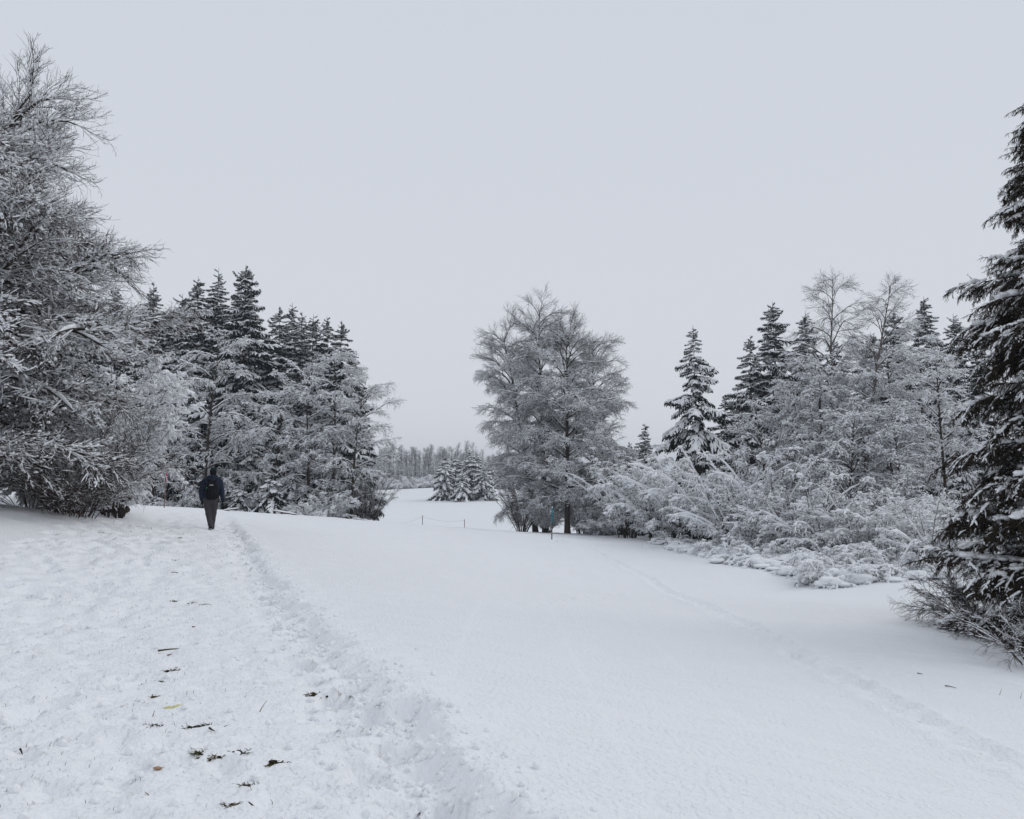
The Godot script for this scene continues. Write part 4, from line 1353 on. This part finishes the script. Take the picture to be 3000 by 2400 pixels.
	part("pocket", one(nets([[Vector3(cx - 0.055, 1.16, 0.275), Vector3(cx - 0.055, 1.0, 0.28), 0.05, 0.055], [Vector3(cx + 0.055, 1.16, 0.275), Vector3(cx + 0.055, 1.0, 0.28), 0.05, 0.055], [Vector3(cx, 1.19, 0.27), Vector3(cx, 1.0, 0.285), 0.05, 0.055]], 0.010, 0.04, 1.0, 0.0, 0.005), black), bag)
	for s in [-1.0, 1.0]:
		var sp := MB.new()
		var pts := PackedVector3Array([Vector3(cx + 0.09 * s, 1.36, 0.17), Vector3(cx + 0.10 * s, 1.47, 0.08), Vector3(cx + 0.11 * s, 1.50, 0.0), Vector3(cx + 0.115 * s, 1.42, -0.13), Vector3(cx + 0.13 * s, 1.25, -0.165), Vector3(cx + 0.16 * s, 1.05, -0.14), Vector3(cx + 0.17 * s, 1.0, 0.1)])
		var wd := PackedFloat32Array(); wd.resize(7); wd.fill(0.026)
		var th := PackedFloat32Array(); th.resize(7); th.fill(0.012)
		sp.sweep(pts, wd, th, 8)
		part("strap", one(sp, black), bag)
	var tm := TextMesh.new()
	tm.text = "evoc"
	var fnt := SystemFont.new()
	fnt.font_names = PackedStringArray(["Droid Sans"])
	fnt.font_weight = 700
	tm.font = fnt
	tm.font_size = 64
	tm.pixel_size = 0.0007
	tm.depth = 0.003
	tm.material = mat(Color(0.75, 0.77, 0.8), 0.5, 0.4)
	var lo := part("lettering", tm, bag)
	lo.position = Vector3(cx - 0.02, 1.315, 0.2985)
	lo.rotation.x = -0.06
	var zp := MB.new()
	zp.tube(PackedVector3Array([Vector3(cx - 0.135, 1.255, 0.268), Vector3(cx - 0.147, 1.235, 0.270), Vector3(cx - 0.155, 1.205, 0.268)]), 0.007, 0.008, 6)
	part("zip_pull", one(zp, mat(Color(0.02, 0.45, 0.08), 0.6, 0.3)), bag)

# ---------------------------------------------------------------- stakes, rope, boulder, things lying on the path
func stake(called: String, foot: Vector3, top: Vector3, r: float, share: float, low: Material, high: Material, label: String, cat: String, group := "") -> Node3D:
	var root := thing(called, foot, label, cat, group)
	var v := top - foot
	var a := MB.new()
	a.tube(PackedVector3Array([v * -0.12, v * 0.3, v * (1.0 - share)]), r, r * 0.95, 10)
	part("pole", one(a, low), root)
	if share > 0.0:
		var b := MB.new()
		var q := PackedVector3Array([v * (1.0 - share), v * (1.0 - share * 0.99), v * 0.99, v])
		b.sweep(q, PackedFloat32Array([r * 0.6, r * 1.12, r * 1.12, r * 0.2]), PackedFloat32Array([r * 0.6, r * 1.12, r * 1.12, r * 0.2]), 10)
		part("painted_top", one(b, high), root)
	var c := MB.new()
	c.blob(v + Vector3(0, r * 0.7, 0), Vector3(r * 1.35, r * 1.5, r * 1.35), 6, 10, 0.1, rg(int(v.x * 1000.0)))
	part("snow_cap", one(c, M.snow), root)
	return root

func props() -> void:
	var rust := mat(Color(1, 1, 1), 0.8, 0.3)
	rust.albedo_texture = noise_tex(21, 0.04, 4, Color(0.10, 0.045, 0.03).linear_to_srgb(), Color(0.30, 0.26, 0.24).linear_to_srgb(), 256)
	rust.uv1_triplanar = true
	rust.uv1_scale = Vector3(3, 1, 3)
	var brown := mat(Color(0.065, 0.028, 0.022), 0.8, 0.3)
	var p := on_ground(482, 33.0)
	stake("marker_stake", p, seen(488, 1377, 33.0), 0.020, 0.31, rust, mat(Color(0.50, 0.035, 0.11), 0.6, 0.4), "leaning grey stake with a red painted top, left of the walker", "marker stake")
	p = on_ground(1616, 40.0)
	stake("marker_stake", p, seen(1618, 1488, 40.0), 0.026, 0.5, brown, mat(Color(0.012, 0.17, 0.22), 0.6, 0.4), "upright brown stake with a blue green painted top before the lone clump", "marker stake")
	var ends := []
	for a in [[1238, 1511, 57.0, "left thin reddish stake holding the rope by the far field"], [1361, 1522, 59.0, "right thin reddish stake holding the rope by the far field"]]:
		p = on_ground(a[0], a[2])
		var t := seen(a[0], a[1], a[2])
		stake("rope_stake", p, t, 0.022, 0.0, mat(Color(0.16, 0.06, 0.06), 0.8, 0.3), null, a[3], "rope stake", "thin stakes with a rope")
		ends.append(t - Vector3(0, 0.06, 0))
	var rp := MB.new()
	var out := [seen(1130, 1535, 56.0), ends[0], ends[1]]
	for k in 2:
		var pts := PackedVector3Array()
		for q in 13:
			var t := q / 12.0
			pts.append(out[k].lerp(out[k + 1], t) + Vector3(0, -0.75 * t * (1.0 - t), 0))
		rp.tube(pts, 0.0055, 0.0055, 5)
	tag(part("rope", one(rp, mat(Color(0.45, 0.45, 0.46), 0.9, 0.1)), self), "thin sagging rope between the two reddish stakes", "rope")
	# boulder under snow
	var b := thing("boulder", on_ground(325, 26.0), "snow covered boulder with a strip of dark rock showing, under the shrubs", "boulder")
	var g := rg(31)
	var rk := MB.new()
	rk.blob(Vector3(0.10, 0.06, 0), Vector3(0.46, 0.17, 0.42), 8, 14, 0.08, g)
	part("rock", one(rk, M.bark), b)
	var cap := MB.new()
	cap.blob(Vector3(-0.05, 0.17, 0.0), Vector3(0.58, 0.17, 0.52), 8, 16, 0.05, g)
	part("snow_cap", one(cap, M.snow), b)
	# fallen branches at the edge of the wood
	for a in [[655, 1493, 695, 1482, 38.0, "pale snow covered fallen branch beside the walker's hand"], [880, 1513, 800, 1500, 43.0, "snow covered fallen branch before the young snow laden spruce"], [1100, 1532, 1030, 1515, 48.5, "snow covered fallen branch at the dark thicket's foot"]]:
		var o := thing("fallen_branch", on_ground(a[0], a[4]), a[5], "fallen branch")
		var e := on_ground(a[2], a[4] - 0.4) - o.position + Vector3(0, 0.22, 0)
		var pts := grow(Vector3.ZERO, e, e.length(), 6, 0.1, 0.05, g)
		var wb := MB.new()
		wb.tube(pts, 0.035, 0.015, 6)
		part("wood", one(wb, M.bark), o)
		var sb := MB.new()
		ridge(sb, pts, 0.03, 0.05, 0.05, 0.02, 0.97, 7, 6, g)
		part("snow", one(sb, M.snow), o)
	debris()

func debris() -> void:
	var g := rg(404)
	var soil := mat(Color(0.030, 0.024, 0.012), 0.95, 0.1)
	var grass := [mat(Color(0.060, 0.062, 0.018), 0.8, 0.2), mat(Color(0.12, 0.085, 0.035), 0.8, 0.2), mat(Color(0.035, 0.045, 0.015), 0.8, 0.2)]
	# bare patches where grass shows: [x, y, width in metres, label]
	var a := [
		[525, 1573, 0.16, "dark grass tuft nearest behind the walker on the path"], [506, 1630, 0.22, "pair of small dark grass spots halfway up the path"],
		[510, 1668, 0.10, "faint grass speck below the pair of small spots"], [508, 1749, 0.12, "thin grass spot in the upper middle of the path"],
		[564, 1754, 0.16, "flat grass streak right of the thin spot"], [601, 1758, 0.17, "reddish grass streak at the end of the flat one"],
		[514, 1851, 0.24, "ragged dark grass patch just above the fallen stick"], [508, 1944, 0.20, "dark grass patch below the brown leaf"],
		[411, 1973, 0.22, "shallow greyish grass patch on the left of the path"], [463, 1971, 0.14, "small greyish grass patch beside the shallow one"],
		[459, 2015, 0.12, "short grass streak above the yellow stain"], [593, 2103, 0.21, "wide black grass patch in the trodden snow"],
		[589, 2180, 0.12, "small grass patch below the wide black one"], [612, 2194, 0.12, "grey grass spot beside the small patch"],
		[710, 2172, 0.15, "grass spot in the middle right of the path"], [716, 2266, 0.14, "deep dark hole of grass with brown inside"],
		[676, 2313, 0.10, "small brown grass spot below the deep hole"], [442, 2387, 0.12, "grass spot at the very bottom of the path"],
		[799, 2206, 0.13, "grass spot near the right trench of the path"], [932, 2008, 0.25, "long olive grass clump torn open by the right trench"],
		[870, 1917, 0.14, "thin grass streak above the long olive clump"], [896, 1929, 0.16, "curled grass streak beside the thin one"],
		[420, 2295, 0.08, "tiny grass spot in the lower left of the path"], [452, 2095, 0.11, "grass streak left of the wide black patch"]]
	for k in a.size():
		var o := thing("grass_tuft", on_snow(a[k][0], a[k][1]), a[k][3], "grass tuft", "grass showing through the trodden snow")
		var sb := MB.new()
		var w: float = a[k][2] * 0.72
		for q in 5 + int(w * 30.0):
			sb.blob(Vector3(g.randfn(0.0, 0.26) * w, -0.004, g.randfn(0.0, 0.15) * w), Vector3(g.randf_range(0.05, 0.13) * w, 0.007, g.randf_range(0.04, 0.10) * w), 4, 8, 0.3, g)
		part("soil", one(sb, soil), o, "stuff")
		var gb := MB.new()
		for q in 24 + int(w * 160.0):
			var f := Vector3(g.randfn(0.0, 0.3) * w, -0.004, g.randfn(0.0, 0.18) * w)
			var d := Vector3(g.randf_range(-1, 1), g.randf_range(0.1, 0.5), g.randf_range(-0.8, 0.8)).normalized()
			var mid := f + d * g.randf_range(0.006, 0.020)
			var end := mid + (d + Vector3(0, -0.7, 0)).normalized() * g.randf_range(0.006, 0.022)
			gb.tube(PackedVector3Array([f, mid, end]), 0.0028, 0.001, 3)
		part("grass_blades", one(gb, grass[k % 3]), o, "stuff")
	# single things on the snow
	var o := thing("stick", on_snow(510, 1887), "short olive brown stick lying across the path", "stick")
	var w := MB.new()
	w.tube(grow(Vector3(-0.14, 0.012, 0), Vector3(1, 0.02, 0.12), 0.22, 6, 0.0, 0.16, g), 0.009, 0.004, 7)
	part("wood", one(w, mat(Color(0.10, 0.075, 0.03), 0.9, 0.1)), o)
	for q in [[499, 1898, Color(0.16, 0.05, 0.025), 0.045, "curled red brown leaf beside the stick"], [566, 1824, Color(0.14, 0.012, 0.02), 0.026, "tiny dark red leaf on the path above the stick"], [463, 2215, Color(0.40, 0.26, 0.17), 0.035, "pale brown leaf half frozen into the snow low on the path"], [799, 2202, Color(0.03, 0.02, 0.02), 0.035, "black folded leaf beside the right trench"]]:
		var l := thing("dead_leaf", on_snow(q[0], q[1]), q[4], "leaf")
		var lb := MB.new()
		var r: float = q[3] * 0.62
		lb.blob(Vector3(0, r * 0.35, 0), Vector3(r, r * 0.3, r * 0.6), 5, 9, 0.25, g)
		part("blade", one(lb, mat(q[2], 0.8, 0.2)), l)
		var sk := MB.new()
		sk.tube(PackedVector3Array([Vector3(r * 0.8, r * 0.35, 0), Vector3(r * 1.7, r * 0.7, r * 0.3)]), 0.0018, 0.001, 4)
		part("stalk", one(sk, mat(q[2], 0.8, 0.2)), l)
	var y := MB.new()
	for q in 5:
		y.blob(Vector3(g.randf_range(-0.045, 0.045), 0.004, g.randf_range(-0.03, 0.03)), Vector3(0.032, 0.014, 0.026), 5, 9, 0.25, g)
	var ys := part("yellow_stain", one(y, mat(Color(0.62, 0.60, 0.30), 0.9, 0.1)), self)
	ys.position = on_snow(518, 2047)
	tag(ys, "lump of yellow stained snow in the middle of the path", "stained snow")
	for q in [[2782, 2016, 0.085, 0.6, "dark broken twig lying in the smooth snow before the near evergreen"], [2695, 1984, 0.05, 1.2, "tiny dark twig in the snow up from the broken one"], [1632, 1590, 0.08, 0.2, "dark twig by the foot of the blue topped stake"], [77, 2163, 0.05, 0.9, "dark twig in the deep steps at the path's left side"], [748, 2313, 0.05, 0.7, "short brown twig at the bottom of the path"], [629, 2107, 0.05, 1.0, "thin grass stalk beside the wide black patch"]]:
		var t := thing("twig", on_snow(q[0], q[1]), q[4], "twig")
		var tb := MB.new()
		var h: float = q[2]
		tb.tube(grow(Vector3(-h * 0.6, 0.012, 0), Vector3(1, -0.05, q[3]), h * 1.4, 4, 0.1, 0.15, g), 0.006, 0.002, 5)
		part("wood", one(tb, M.twig), t)
	for q in [[2927, 2040, 0.10, "lone dry grass stalk before the near evergreen"], [2989, 2056, 0.10, "second dry grass stalk, nearest the frame before the near evergreen"], [758, 2060, 0.10, "upright dry grass blade in the trodden snow below the olive clump"], [445, 2066, 0.06, "upright dry grass blade left of the yellow stain"], [1880, 1605, 0.35, "dry weed stalk standing before the bramble mounds"]]:
		var t := thing("grass_stalk", on_snow(q[0], q[1]), q[3], "grass stalk")
		var tb := MB.new()
		tb.tube(grow(Vector3(0, -0.02, 0), Vector3(0.25, 1, 0), q[2], 5, 0.2, 0.1, g), 0.0035, 0.001, 4)
		part("stem", one(tb, grass[1]), t)
	# crumbs of snow kicked about, and grass ends poking out of the trodden snow
	var ball := MB.new()
	ball.blob(Vector3.ZERO, Vector3(1, 0.8, 0.9), 5, 8, 0.3, g)
	var at := []
	for k in 3800:
		var d := 2.8 + 20.0 * pow(g.randf(), 1.8)
		var e := g.randf()
		var x := lerpf(path_left(d), path_right(d), g.randf())
		if e < 0.5: x = path_right(d) + g.randfn(-0.1, 0.22)
		var r := 0.006 + 0.022 * pow(g.randf(), 3.0)
		at.append(Transform3D(Basis(Vector3(g.randf(), g.randf(), g.randf() + 0.1).normalized(), g.randf() * TAU).scaled(Vector3.ONE * r), Vector3(x, top_y(x, -d) + r * 0.35, -d)))
	tag(many("snow_crumbs", one(ball, M.snow), at, self), "loose crumbs of snow scattered over the trodden path")
	var bl := MB.new()
	bl.tube(PackedVector3Array([Vector3(0, -0.3, 0), Vector3(0.1, 0.5, 0), Vector3(0.5, 1, 0)]), 0.09, 0.03, 3)
	at = []
	for k in 1100:
		var d := 3.0 + 17.0 * pow(g.randf(), 1.5)
		var x := lerpf(path_left(d), path_right(d), clampf(g.randfn(0.52, 0.13), 0.1, 0.95))
		at.append(Transform3D(Basis(Vector3.UP, g.randf() * TAU).scaled(Vector3.ONE * (0.006 + 0.018 * pow(g.randf(), 2.0))), Vector3(x, top_y(x, -d), -d)))
	tag(many("grass_ends", one(bl, grass[1]), at, self), "ends of dry grass poking out of the trodden path")
